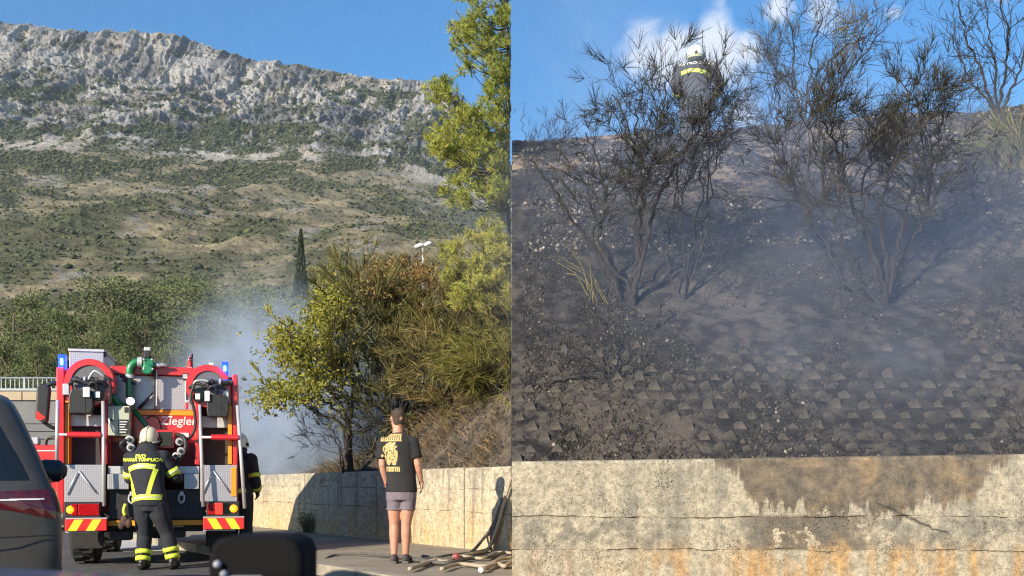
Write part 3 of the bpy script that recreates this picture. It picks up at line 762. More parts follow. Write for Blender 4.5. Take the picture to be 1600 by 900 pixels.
    tbox('bumper_lip', m_alu, bx0, bx1 - 14, -.06, .04, 828.5, 830.5, bevel=0)
    tbox('rivet_strip', m_alu, bx0, bx1, -.06, .05, 807.9, 809.6, bevel=0)
bay(-1); bay(1)
# green monitor, stand, valves
mon = ttube('monitor_pipe', m_grn, smooth_path([T3(197, 640, .22), T3(196.5, 605, .22), T3(196, 585, .22), T3(198, 572, .22), T3(205, 564.5, .22), T3(214, 563, .22), T3(224, 565, .22)], 5), .046, truck, 16)
part('flange', m_alu, mon, lambda m: m.lathe([(.05, 0), (.066, .005), (.066, .055), (.05, .06)], (TX(209), .22, TZ(563.5)), 'x', 18))
part('collar', m_alu, mon, lambda m: m.lathe([(.048, 0), (.062, .005), (.062, .045), (.048, .05)], (TX(196.5), .22, TZ(590)), 'z', 18))
part('valve_body', m_grn, mon, lambda m: (m.box(TX(219), TX(235), .15, .30, TZ(577), TZ(558)), m.lathe([(0, -.03), (.06, -.03), (.07, .0), (.06, .05), (0, .05)], (TX(226), .16, TZ(575)), 'y', 14)), bevel=.012)
for k, (a, b) in enumerate(((220, 560), (233, 560), (220, 575), (234, 575))): part('bolt', m_alu, mon, lambda m: m.lathe([(0, -.02), (.011, -.018), (.011, .02)], (TX(a), .14, TZ(b)), 'y', 8))
part('nozzle', m_alu, mon, lambda m: m.lathe([(.03, 0), (.034, .06), (.022, .1), (.018, .16), (0, .16)], (TX(235), .22, TZ(567)), 'x', 12), smooth=True)
part('motor_box', m_blk, mon, lambda m: (m.box(TX(220), TX(229), .16, .28, TZ(557), TZ(546)), m.box(TX(222), TX(236), .18, .25, TZ(557.5), TZ(553))), bevel=.006)
part('motor_cover', m_alu, mon, lambda m: m.box(TX(220), TX(230), .165, .275, TZ(545.6), TZ(540)), bevel=.006)
ttube('grip', m_blk, smooth_path([T3(183, 586, .2), T3(188, 588, .19), T3(194, 592, .19)], 3), .02, mon); ttube('grip', m_blk, [T3(185, 593, .2), T3(193, 595, .19)], .012, mon)
ttube('grip', m_blk, [T3(200, 597, .2), T3(206, 598, .19)], .02, mon)
tbox('stand_post', m_blk, 234, 237.6, .24, .29, 574, 638, bevel=.003); tbox('stand_rail', m_alu, 238, 240, .24, .29, 576, 632, bevel=.003)
ttube('brace', m_blk, [T3(235, 611, .26), T3(210, 637, .26)], .02); ttube('brace', m_alu, [T3(236, 612, .25), T3(226, 624, .25)], .008)
lampb = part('work_lamp', m_blk, truck, lambda m: m.lathe([(.0, .08), (.05, .06), (.06, .0), (.062, -.02), (.056, -.02)], (TX(200), .08, TZ(627)), 'y', 20, False), smooth=True)
part('lamp_glass', m_lamp, lampb, lambda m: m.lathe([(0, -.018), (.044, -.014), (.044, .0)], (TX(200), .08, TZ(627)), 'y', 20), smooth=True)
ttube('green_hose', m_grn, smooth_path([T3(172, 618, .1), T3(180, 630, .12), T3(190, 636, .2)], 5), .04)
ttube('suction_pipe', m_grn, smooth_path([T3(200, 638, .33), T3(213, 652, .30), T3(226, 668, .28)], 5), .03)
sidel = tbox('spot_lamp', m_blk, 282, 292, .0, .12, 582, 592); part('lamp_bezel', m_alu, sidel, lambda m: m.box(TX(283.5), TX(290.5), -.006, .002, TZ(590.5), TZ(583.5)))
hold = tbox('strip_light', m_alu, 286, 294, .05, .16, 594, 628); tbox('strip_lens', m_glass, 288, 291, .042, .052, 597, 623, hold, 0)
tbox('red_handle', m_red, 287, 291, .03, .1, 629, 638)
# pump outlets around the panel
for px, py, r, y in ((200, 688, .055, .05), (203, 700, .05, -.02), (199, 715, .045, .0), (278, 690, .05, .08), (281, 705, .05, .0), (272, 712, .04, .05)):
    o_ = part('outlet', m_alu if r > .048 else m_whi, truck, lambda m: m.lathe([(0, -.10), (r * .8, -.10), (r, -.08), (r, -.05), (r * .75, -.04), (r * .75, .3)], (TX(px), y, TZ(py)), 'y', 14), smooth=False)
    part('outlet_cap', m_blk, o_, lambda m: m.lathe([(0, -.125), (r * .5, -.12), (r * .55, -.101)], (TX(px), y, TZ(py)), 'y', 12))
ttube('hose', m_hose, smooth_path([T3(205, 686, .02), T3(192, 690, -.05), T3(187, 697, -.05), T3(196, 706, .0)], 6), .022)
ttube('hose', m_hose, smooth_path([T3(272, 678, .1), T3(285, 683, -.03), T3(288, 700, -.06), T3(276, 720, -.05), T3(268, 745, .02)], 6), .025)
ttube('hose', m_hose, smooth_path([T3(222, 652, .36), T3(230, 647, .35), T3(240, 652, .345), T3(246, 668, .35)], 6), .008)
# roof box, flag, small things on the roof
rb = tbox('roof_chest', m_tread, 97, 151, .5, 1.6, 545, 577); tbox('chest_lid', m_alu, 95.5, 152.5, .48, 1.62, 541, 545.2, rb); tbox('latch', m_blk, 151, 154.5, .52, .6, 544, 552, rb)
tbox('roof_basket', m_whi, 268, 284, .7, .95, 566, 578); tbox('blue_pack', mat('blue_cloth', (.03, .05, .35), rough=.8), 270, 282.5, .66, .69, 568, 577, bevel=.004)
fl = ttube('flag_staff', m_blk, [T3(293.5, 578, .7), T3(294, 541, .7)], .006)
m_flag, _n, _b = new_mat('checked_flag_cloth'); g = NT(m_flag)
ck = g.n.new('ShaderNodeTexChecker'); ck.inputs['Scale'].default_value = 36; g.l.new(g.coord('Object'), ck.inputs['Vector'])
ck.inputs['Color1'].default_value = (.62, .02, .03, 1); ck.inputs['Color2'].default_value = (.75, .72, .72, 1)
zz = g.sep(g.coord('Object'))[2]
c_ = g.mix(g.math('MULTIPLY', g.mapr(zz, TZ(549), TZ(550)), g.mapr(zz, TZ(566), TZ(564))), ck.outputs['Color'], ck.outputs['Color'])
c_ = g.mix(g.mapr(zz, TZ(552), TZ(550.5)), (.62, .02, .03), ck.outputs['Color']); c_ = g.mix(g.mapr(zz, TZ(563), TZ(564.5)), c_, (.75, .74, .74))
g.l.new(c_, _b.inputs['Base Color'])
def flag_fn(m):
    pts = [[(294, 541), (293, 541)], [(293.6, 546), (287, 547)], [(293.4, 552), (285.5, 554)], [(293.2, 558), (285, 560)], [(293, 564), (282, 563)], [(292.5, 568), (286, 567)]]
    vs_, fs_ = [], []
    for i, (a, b) in enumerate(pts):
        for k in range(4):
            t = k / 3; vs_.append((TX(a[0] + (b[0] - a[0]) * t), .7 + .03 * math.sin(t * 5 + i), TZ(a[1] + (b[1] - a[1]) * t)))
    for i in range(len(pts) - 1):
        for k in range(3): fs_.append((i * 4 + k, i * 4 + k + 1, i * 4 + k + 5, i * 4 + k + 4))
    m.add(vs_, fs_)
part('flag', m_flag, fl, flag_fn, smooth=True)
tbox('aerial_bracket', m_whi, 322, 329, .6, .62, 556, 578, bevel=0); ttube('aerial', m_blk, [T3(254, 578, .9), T3(254, 545, .9)], .006)
ttube('aerial', m_blk, smooth_path([T3(235, 560, 1.2), T3(243, 548, 1.2), T3(262, 522, 1.2)], 4), .004)
# beacons
for px, z0, z1 in ((95.5, 557, 580), (350.5, 562, 583)):
    bc = tbox('beacon', m_blue, px - 5.5, px + 5.5, .02, .16, z0, z1, bevel=.012)
    tbox('beacon_lamp', m_bluec, px - 2.2, px + 2.2, .008, .03, z0 + 6, z1 - 6, bc, .01)
for px, z0 in ((95.5, 568), (350.5, 572)):      # the beacons are lit
    bl_ = bpy.data.lights.new('beacon_light', 'POINT'); bl_.energy = 2.5; bl_.color = (.05, .15, 1.0); bl_.shadow_soft_size = .04
    bo_ = bpy.data.objects.new('beacon_light', bl_); C.objects.link(bo_); bo_.parent = truck; bo_.location = (TX(px), -.09, TZ(z0))
# mirror on its arm (front left of the cab, seen past the body)
mr_ = part('door_mirror', m_blk, truck, lambda m: m.prism([(TX(56.5), TZ(655)), (TX(57), TZ(650)), (TX(59), TZ(607)), (TX(62), TZ(603)), (TX(75), TZ(604)), (TX(79), TZ(610)), (TX(75), TZ(660)), (TX(70), TZ(665))], -.02, .10), bevel=.02)
ttube('mirror_arm', m_blk, smooth_path([T3(72, 606, .04), T3(80, 602.5, .04), T3(89, 601.5, .06)], 4), .03, mr_); ttube('mirror_arm', m_blk, smooth_path([T3(68, 661, .04), T3(78, 668, .04), T3(89, 672, .06)], 4), .022, mr_)
part('mirror_glass', mat('painted_red_reflection', (.58, .03, .03), (.45, .02, .02), 9, rough=.12), mr_, lambda m: m.prism([(TX(58), TZ(657)), (TX(66), TZ(660)), (TX(73), TZ(655)), (TX(61), TZ(645)), (TX(58.5), TZ(645))], -.026, -.0205))  # red reflection in the mirror, painted as the colour of this piece
# chassis below
tbox('cross_member', m_blk, 166, 318, .1, .34, 765, 812); tbox('yellow_bar', m_yel, 166.5, 315.5, .04, .099, 813.5, 821.5, bevel=.004)
tbox('under_frame', m_blk, 166, 318, .25, 2.9, 812.5, 832, bevel=0)
for px in (203, 281):
    sh_ = tbox('tow_bracket', m_alu, px - 3, px + 3, .0, .1, 768, 775)
    part('tow_shackle', m_alu, sh_, lambda m: m.tube(smooth_path([(TX(px - 3.6), .02, TZ(773)), (TX(px - 4.2), -.02, TZ(781)), (TX(px), -.03, TZ(786)), (TX(px + 4.2), -.02, TZ(781)), (TX(px + 3.6), .02, TZ(773))], 5), .012, 8), smooth=True)
part('axle', m_blk, truck, lambda m: (m.tube([(-.85, .85, .46), (.85, .85, .46)], .07, 10), m.lathe([(0, -.2), (.17, -.14), (.2, 0), (.17, .14), (0, .2)], (.02, .85, .5), 'y', 14)), smooth=True)
tbox('tow_coupling', m_blk, 166, 200, .15, .4, 830, 845, bevel=.01); tbox('tow_coupling', m_blk, 260, 285, .15, .4, 830, 842, bevel=.01)
for sx in (-1, 1): part('leaf_spring', m_blk, truck, lambda m: m.box(sx * .52 - .04, sx * .52 + .04, .3, 1.4, .5, .575), bevel=.01)
part('mud_flap', m_rub, truck, lambda m: m.box(TX(105), TX(152), .32, .335, TZ(858), TZ(830))); part('mud_flap', m_rub, truck, lambda m: m.box(TX(318), TX(366), .32, .335, TZ(858), TZ(830)))
part('underride_plate', m_dk, truck, lambda m: m.prism([(TX(104), TZ(858)), (TX(150), TZ(858)), (TX(150), TZ(831)), (TX(104), TZ(831))], .36, .37))
def wheel(x, y, r=.46, w=.15):
    whl = part('wheel', m_rub, truck, lambda m: m.lathe([(r * .58, -w), (r * .93, -w), (r, -w * .8), (r, w * .8), (r * .93, w), (r * .58, w)], (x, y, r), 'x', 36, False), smooth=False)
    part('rim', m_whi, whl, lambda m: m.lathe([(.0, -w * .4), (r * .5, -w * .3), (r * .58, -w * .9), (r * .585, w * .9), (r * .5, w * .3), (0, w * .4)], (x, y, r), 'x', 24, False))
    part('tread_block', m_rub, whl, lambda m: [m.box(x + (-w * .7 if k % 2 else .01), x + (-.01 if k % 2 else w * .7), y + (r + .004) * math.cos(k * .1745 / 1.0) - .025, y + (r + .004) * math.cos(k * .1745) + .025, r + (r + .004) * math.sin(k * .1745) - .012, r + (r + .004) * math.sin(k * .1745) + .012) for k in range(36)], kind='stuff')
for x in (-.83, .83):
    wheel(x, .95); wheel(x, 3.05)
# ================================================================ PEOPLE
m_skin = mat('skin', (.50, .27, .185), (.44, .22, .15), 18, rough=.55, bump=.001, bscale=120)
m_hair = mat('short_dark_hair', (.035, .024, .017), (.075, .05, .035), 60, rough=.8, bump=.004, bscale=260)
m_tee = mat('black_cotton', (.014, .014, .016), (.024, .024, .026), 6, rough=.95, bump=.012, bscale=9)
m_short = mat('mauve_grey_cotton', (.19, .16, .185), (.15, .125, .15), 9, rough=.95, bump=.012, bscale=12)
m_shoe = mat('dark_shoe_mesh', (.05, .047, .05), (.09, .07, .085), 40, rough=.85, bump=.003, bscale=90)
m_sole = mat('grey_sole', (.13, .13, .125), rough=.8)
m_turn = mat('turnout_cloth', (.012, .014, .022), (.022, .025, .034), 7, rough=.9, bump=.012, bscale=9)
m_turn2 = mat('faded_turnout_cloth', (.05, .058, .08), (.075, .085, .11), 7, rough=.9, bump=.012, bscale=10)
m_band = mat('fluorescent_yellow_tape', (.68, .80, .06), (.55, .66, .06), 25, rough=.5)
m_silv = mat('silver_tape', (.48, .52, .34), rough=.35)
m_helm = mat('ivory_helmet_shell', (.66, .63, .46), (.60, .58, .43), 6, rough=.35, coat=.4)
m_helmw = mat('white_helmet_shell', (.74, .74, .72), rough=.35, coat=.4)
m_boot = mat('black_leather', (.014, .013, .013), rough=.4)
m_glove = mat('work_glove_cloth', (.06, .035, .03), (.10, .05, .04), 30, rough=.9)
m_gold = mat('gold_print', (.62, .47, .20), (.30, .22, .09), 55, rough=.7, lo=.40, hi=.62, detail=8)
m_eye = mat('eye_white', (.7, .68, .65), rough=.2)

def loft(m, rings, n=16):
    """rings: (centre, x half-width, depth half-width[, axis]); closed ends"""
    cs = [Vector(r[0]) for r in rings]; k = len(cs); vs_ = []
    for i, r in enumerate(rings):
        t = (cs[min(i + 1, k - 1)] - cs[max(i - 1, 0)]).normalized()
        ax = Vector((1, 0, 0)) if abs(t.x) < .85 else Vector((0, 0, 1))
        u = (ax - t * ax.dot(t)).normalized(); w = t.cross(u)
        for j in range(n):
            a = 2 * math.pi * j / n; vs_.append(cs[i] + u * (math.cos(a) * r[1]) + w * (math.sin(a) * r[2]))
    fs_ = [(i * n + j, i * n + (j + 1) % n, (i + 1) * n + (j + 1) % n, (i + 1) * n + j) for i in range(k - 1) for j in range(n)]
    fs_ += [tuple(range(n - 1, -1, -1)), tuple((k - 1) * n + j for j in range(n))]
    m.add(vs_, fs_)
def ball(m, c, rx, ry, rz, n=14, k=9):
    c = Vector(c)
    loft(m, [(c + Vector((0, 0, -rz * math.cos(math.pi * (i + .15) / (k - .7)))), rx * math.sin(math.pi * (i + .15) / (k - .7)), ry * math.sin(math.pi * (i + .15) / (k - .7))) for i in range(k)], n)
def skin_surface(name, fn, mt, parent, voxel=.012, smooth_it=4):
    """overlapping limbs fused into one continuous surface"""
    m = MB(); fn(m); me = m.mesh(name); o = bpy.data.objects.new(name, me); C.objects.link(o)
    r = o.modifiers.new('fuse', 'REMESH'); r.mode = 'VOXEL'; r.voxel_size = voxel
    s = o.modifiers.new('soften', 'SMOOTH'); s.factor = .5; s.iterations = smooth_it
    me2 = bpy.data.meshes.new_from_object(o.evaluated_get(bpy.context.evaluated_depsgraph_get()))
    bpy.data.objects.remove(o); me2.name = name; me2.materials.clear()
    return mesh_obj(name, me2, mt, parent, smooth=True)
def lerp(a, b, t): return Vector(a) * (1 - t) + Vector(b) * t
def hand(m, wrist, d, side, s=1.0, curl=.5, fwd=Vector((0, 1, 0))):
    """palm, four fingers of their own length bent at two joints, thumb off the side"""
    d = Vector(d).normalized(); f = (fwd - d * fwd.dot(d)).normalized(); x = d.cross(f).normalized()
    w = Vector(wrist)
    loft(m, [(w - d * .02, .024 * s, .022 * s), (w + d * .02 * s, .032 * s, .02 * s), (w + d * .055 * s, .018 * s, .040 * s), (w + d * .09 * s, .016 * s, .040 * s)], 12)
    inn = -Vector((1, 0, 0)) * side
    for k, ln in enumerate((.072, .082, .076, .058)):
        p0 = w + d * .08 * s + f * (.030 - .0205 * k) * s
        d1 = (d + inn * curl * .5).normalized(); d2 = (d + inn * curl * 1.5).normalized()
        p1 = p0 + d1 * ln * .45 * s; p2 = p1 + d2 * ln * .55 * s
        m.tube([p0, p1, lerp(p1, p2, .6), p2], [.0098 * s, .0092 * s, .0082 * s, .006 * s], 8)
    t0 = w + d * .025 * s + f * .03 * s; t1 = t0 + (d * .6 + f * .8).normalized() * .035 * s; t2 = t1 + (d + f * .2 + inn * .4).normalized() * .034 * s
    m.tube([t0, t1, t2], [.013 * s, .0115 * s, .008 * s], 8)
def head_fn(m, c, yaw=0.0, pitch=0.0, s=1.0):
    """skull, jaw, nose, ears; c is the middle of the head, face towards +y"""
    M = Matrix.Rotation(yaw, 3, 'Z') @ Matrix.Rotation(pitch, 3, 'X'); c = Vector(c)
    q = MB()
    loft(q, [((0, .03, -.125), .028, .03), ((0, .028, -.115), .045, .05), ((0, .018, -.085), .060, .078), ((0, .008, -.04), .070, .092), ((0, 0, .01), .076, .098), ((0, -.004, .05), .076, .098), ((0, -.006, .085), .064, .085), ((0, -.006, .108), .042, .058), ((0, -.006, .118), .015, .02)], 18)
    q.tube([(0, .09, .01), (0, .112, -.025), (0, .108, -.042), (0, .092, -.048)], [.010, .014, .017, .012], 8)
    q.tube([(-.018, .092, -.078), (.018, .092, -.078)], .009, 8)
    q.tube([(-.05, .08, .025), (0, .094, .022), (.05, .08, .025)], .011, 8)
    for sx in (-1, 1):
        q.tube([(sx * .076, -.002, .022), (sx * .086, -.014, .012), (sx * .086, -.012, -.012), (sx * .078, .0, -.032)], [.008, .012, .011, .006], 8)
    m.add([c + M @ (Vector(p) * s) for p in q.v], q.f)
    return M
def bvh_of(o):
    me = o.data; return BVHTree.FromPolygons([v.co.copy() for v in me.vertices], [tuple(p.vertices) for p in me.polygons])
def onto_back(bv, x, z, off=.004):
    hit = bv.ray_cast(Vector((x, -2, z)), Vector((0, 1, 0)))
    return (hit[0] + Vector((0, -off, 0))) if hit[0] else None
def back_ribbon(name, mt, parent, bv, pts, w, off=.005):
    m = MB(); P2 = [Vector((a, 0, b)) for a, b in pts]; path = smooth_path(P2, 6) if len(P2) > 2 else [lerp(P2[0], P2[1], t / 10) for t in range(11)]
    vs_ = []
    for i, p in enumerate(path):
        t = (path[min(i + 1, len(path) - 1)] - path[max(i - 1, 0)]).normalized(); nrm = Vector((-t.z, 0, t.x))
        for sgn in (-1, 0, 1):
            q = p + nrm * (w / 2 * sgn); h = onto_back(bv, q.x, q.z, off); vs_.append(h if h else (vs_[-1] if vs_ else Vector((q.x, 0, q.z))))
    fs_ = [(i * 3 + k, i * 3 + k + 1, i * 3 + k + 4, i * 3 + k + 3) for i in range(len(path) - 1) for k in range(2)]
    m.add(vs_, fs_); return m.build(name, mt, parent)
def back_print(name, me, mt, parent, bv, x, z, off=.005):
    vs_ = [Vector((v.co.x + x, 0, v.co.y + z)) for v in me.vertices]
    out = []
    for q in vs_:
        h = onto_back(bv, q.x, q.z, off); out.append(h if h else Vector((q.x, 0, q.z)))
    m = MB(); m.add(out, [tuple(p.vertices) for p in me.polygons]); return m.build(name, mt, parent)
def limb_band(name, mt, parent, a, b, t0, t1, r, ry=None):
    m = MB(); n = 18; p0, p1 = lerp(a, b, t0), lerp(a, b, t1)
    loft(m, [(p0, r * .96, (ry or r) * .96), (p0, r, ry or r), (p1, r, ry or r), (p1, r * .96, (ry or r) * .96)], n)
    m.f = m.f[:-2]; return m.build(name, mt, parent, smooth=True)

def torso_rings(hip, waist, chest, sh, neck, g_=0.0, w=1.0):
    return [(hip + Vector((0, 0, -.09)), .13 * w + g_, .095 + g_), (hip, .160 * w + g_, .118 + g_), (waist, .142 * w + g_, .105 + g_), (chest, .168 * w + g_, .120 + g_), (lerp(chest, sh, .6), .172 * w + g_, .112 + g_), (sh, .120 * w + g_, .085 + g_), (lerp(sh, neck, .6), .062 + g_ * .5, .062 + g_ * .5)]
def arm(m, S, E, W, g_=0.0, upto=1.0):
    m_ = []
    if upto >= 1: m_ = [(S, .056 + g_, .056 + g_), (lerp(S, E, .45), .050 + g_, .052 + g_), (E, .040 + g_, .042 + g_), (lerp(E, W, .3), .042 + g_, .043 + g_), (W, .027 + g_, .030 + g_)]
    else: m_ = [(S, .06 + g_, .06 + g_), (lerp(S, E, upto * .5), .058 + g_, .060 + g_), (lerp(S, E, upto), .058 + g_, .062 + g_)]
    loft(m, m_, 14); ball(m, S, .062 + g_, .062 + g_, .062 + g_)
def leg(m, H, K_, A, g_=0.0, upto=1.0, flare=0.0):
    r = [(H + Vector((0, 0, .05)), .088 + g_, .098 + g_), (lerp(H, K_, .4), .080 + g_, .088 + g_), (K_, .056 + g_ + flare, .060 + g_ + flare), (lerp(K_, A, .3), .057 + g_, .062 + g_), (A, .036 + g_, .040 + g_)]
    if upto < 1: r = r[:2] + [(lerp(H, K_, upto), .085 + g_ + flare, .092 + g_ + flare)]
    loft(m, r, 14)

# ---- the man in shorts
def px_man(px, py, y=0.0): return Vector(((px - 627) / 138.0, y, (880 - py) / 138.0))
man = empty('person', P(627, 880, 11.62), 0, 'person in black printed t-shirt and grey shorts standing on the pavement, seen from behind', 'person')
man.location.z = .122
J = dict(hip=px_man(627, 768), waist=px_man(627, 745), chest=px_man(624, 708, .01), sh=px_man(621.5, 684, .015), neck=px_man(621, 671, .02), head=px_man(621, 656, .035),
         SL=px_man(599, 693), EL=px_man(597.5, 727, -.02), WL=px_man(603.5, 757, .06), SR=px_man(644.5, 692), ER=px_man(653, 726, -.03), WR=px_man(657.5, 752, .05),
         HL=px_man(617, 782), KL=px_man(615.5, 820, .02), AL=px_man(616, 868, -.02), HR=px_man(638, 782), KR=px_man(634.5, 820, .0), AR=px_man(633.5, 868, .02))
def man_body(m):
    loft(m, torso_rings(J['hip'], J['waist'], J['chest'], J['sh'], J['neck']))
    m.tube([J['sh'], J['neck'] + Vector((0, .0, .0)), J['head'] + Vector((0, 0, -.03))], [.066, .058, .056], 14)
    head_fn(m, J['head'] + Vector((0, 0, .012)), R(28), 0, 1.0)
    for s, k in ((-1, 'L'), (1, 'R')):
        arm(m, J['S' + k], J['E' + k], J['W' + k]); leg(m, J['H' + k], J['K' + k], J['A' + k])
        hand(m, J['W' + k], (J['W' + k] - J['E' + k]) + Vector((0, 0, -.15)), s, 1.0, .55)
        A = J['A' + k]; loft(m, [(A + Vector((0, -.06, -.05)), .025, .02), (A + Vector((0, -.03, -.045)), .034, .03), (A + Vector((0.01, .08, -.055)), .04, .024), (A + Vector((.015, .15, -.062)), .03, .015)], 12)
body_o = skin_surface('body', man_body, m_skin, man, .0075, 3)
def man_shirt(m):
    rr = torso_rings(J['hip'], J['waist'], J['chest'], J['sh'], J['neck'], .024, 1.0)
    rr[0] = (J['hip'] + Vector((0, 0, -.01)), .182, .142); rr[1] = (J['hip'] + Vector((0, 0, .04)), .180, .14)
    loft(m, rr, 20)
    for k in 'LR': arm(m, J['S' + k], J['E' + k], J['W' + k], .016, .72)
shirt = skin_surface('t_shirt', man_shirt, m_tee, man, .010, 3)
def man_shorts(m):
    loft(m, [(J['hip'] + Vector((0, 0, .06)), .168, .128), (J['hip'], .176, .136), (J['hip'] + Vector((0, 0, -.10)), .172, .13)], 20)
    for k in 'LR': leg(m, J['H' + k], J['K' + k], J['A' + k], .008, .36, .012)
skin_surface('shorts', man_shorts, m_short, man, .010, 3)
# cropped hair: a thin cap over the skull
def hair_fn(m):
    M = Matrix.Rotation(R(28), 3, 'Z'); c = J['head'] + Vector((0, 0, .012)); q = MB()
    loft(q, [((0, -.050, -.075), .045, .03), ((0, -.042, -.05), .064, .050), ((0, -.028, .0), .076, .076), ((0, -.014, .03), .080, .093), ((0, -.009, .06), .079, .099), ((0, -.008, .092), .066, .086), ((0, -.008, .113), .043, .06), ((0, -.008, .124), .015, .02)], 18)
    m.add([c + M @ Vector(p) for p in q.v], q.f)
skin_surface('hair', hair_fn, m_hair, man, .008, 2)
for sx in (-1, 1):
    c = J['head'] + Vector((0, 0, .02)) + Matrix.Rotation(R(28), 3, 'Z') @ Vector((sx * .03, .086, .0)); part('eye', m_eye, man, lambda m: ball(m, c, .011, .009, .008, 10, 7), smooth=True)
for k, lx in (('L', -.004), ('R', .012)):
    A = J['A' + k]
    def shoe(m): loft(m, [(Vector((A.x - lx, A.y - .095, .045)), .018, .03), (Vector((A.x, A.y - .075, .052)), .036, .045), (Vector((A.x, A.y - .01, .058)), .043, .055), (Vector((A.x + lx, A.y + .07, .05)), .046, .042), (Vector((A.x + lx * 2, A.y + .15, .038)), .044, .03), (Vector((A.x + lx * 2.4, A.y + .20, .03)), .022, .018)], 14)
    s_ = skin_surface('shoe', shoe, m_shoe, man, .008, 2)
    part('sole', m_sole, s_, lambda m: m.add([(A.x + a + lx * (1 + 8 * b), A.y + b, z) for z in (.0, .024) for a, b in ((-.035, -.09), (.035, -.09), (.048, .0), (.05, .12), (.03, .205), (-.03, .205), (-.05, .12), (-.046, .0))], [tuple(range(7, -1, -1)), tuple(range(8, 16))] + [(i, (i + 1) % 8, 8 + (i + 1) % 8, 8 + i) for i in range(8)]), bevel=.006)
part('wristband', mat('red_cord', (.45, .05, .04), rough=.7), man, lambda m: m.tube([lerp(J['EL'], J['WL'], .93), lerp(J['EL'], J['WL'], 1.0)], .033, 14))
# gold print on the back: a band of upright strokes, a ragged picture, a small bar
bv = bvh_of(shirt)
def print_patch(name, fn, nx=26, nz=40, box_=None):
    x0, x1, z0, z1 = box_; m = MB(); cx, cz = (x1 - x0) / nx, (z1 - z0) / nz
    for i in range(nx):
        for j in range(nz):
            x, z = x0 + (i + .5) * cx, z0 + (j + .5) * cz
            if fn((i + .5) / nx, (j + .5) / nz):
                q = [onto_back(bv, x + a * cx / 2, z + b * cz / 2, .004) for a, b in ((-1, -1), (1, -1), (1, 1), (-1, 1))]
                if all(q): m.add(q, [(0, 1, 2, 3)])
    return m.build(name, m_gold, shirt)
z_ = lambda py: (880 - py) / 138.0
x_ = lambda px: (px - 627) / 138.0
print_patch('printed_band', lambda u, v: (math.sin(u * 62) > -.75 or v > .86 or v < .12), 60, 14, (x_(596), x_(629), z_(690), z_(678)))
def pic(u, v):
    n = float(fbm(u * 5 + 3, v * 7, 5, 4)); e = ((u - .52) / .50) ** 2 + ((v - .52) / .50) ** 2
    return e + (n - .5) * 1.6 < .85 and not (.47 < float(fbm(u * 9, v * 11 + 2, 9, 3)) < .53)
print_patch('printed_picture', pic, 34, 52, (x_(597), x_(625), z_(729), z_(691)))
print_patch('printed_bar', lambda u, v: math.sin(u * 40) > -.8 or v > .8, 34, 9, (x_(605), x_(627), z_(737), z_(729.5)))

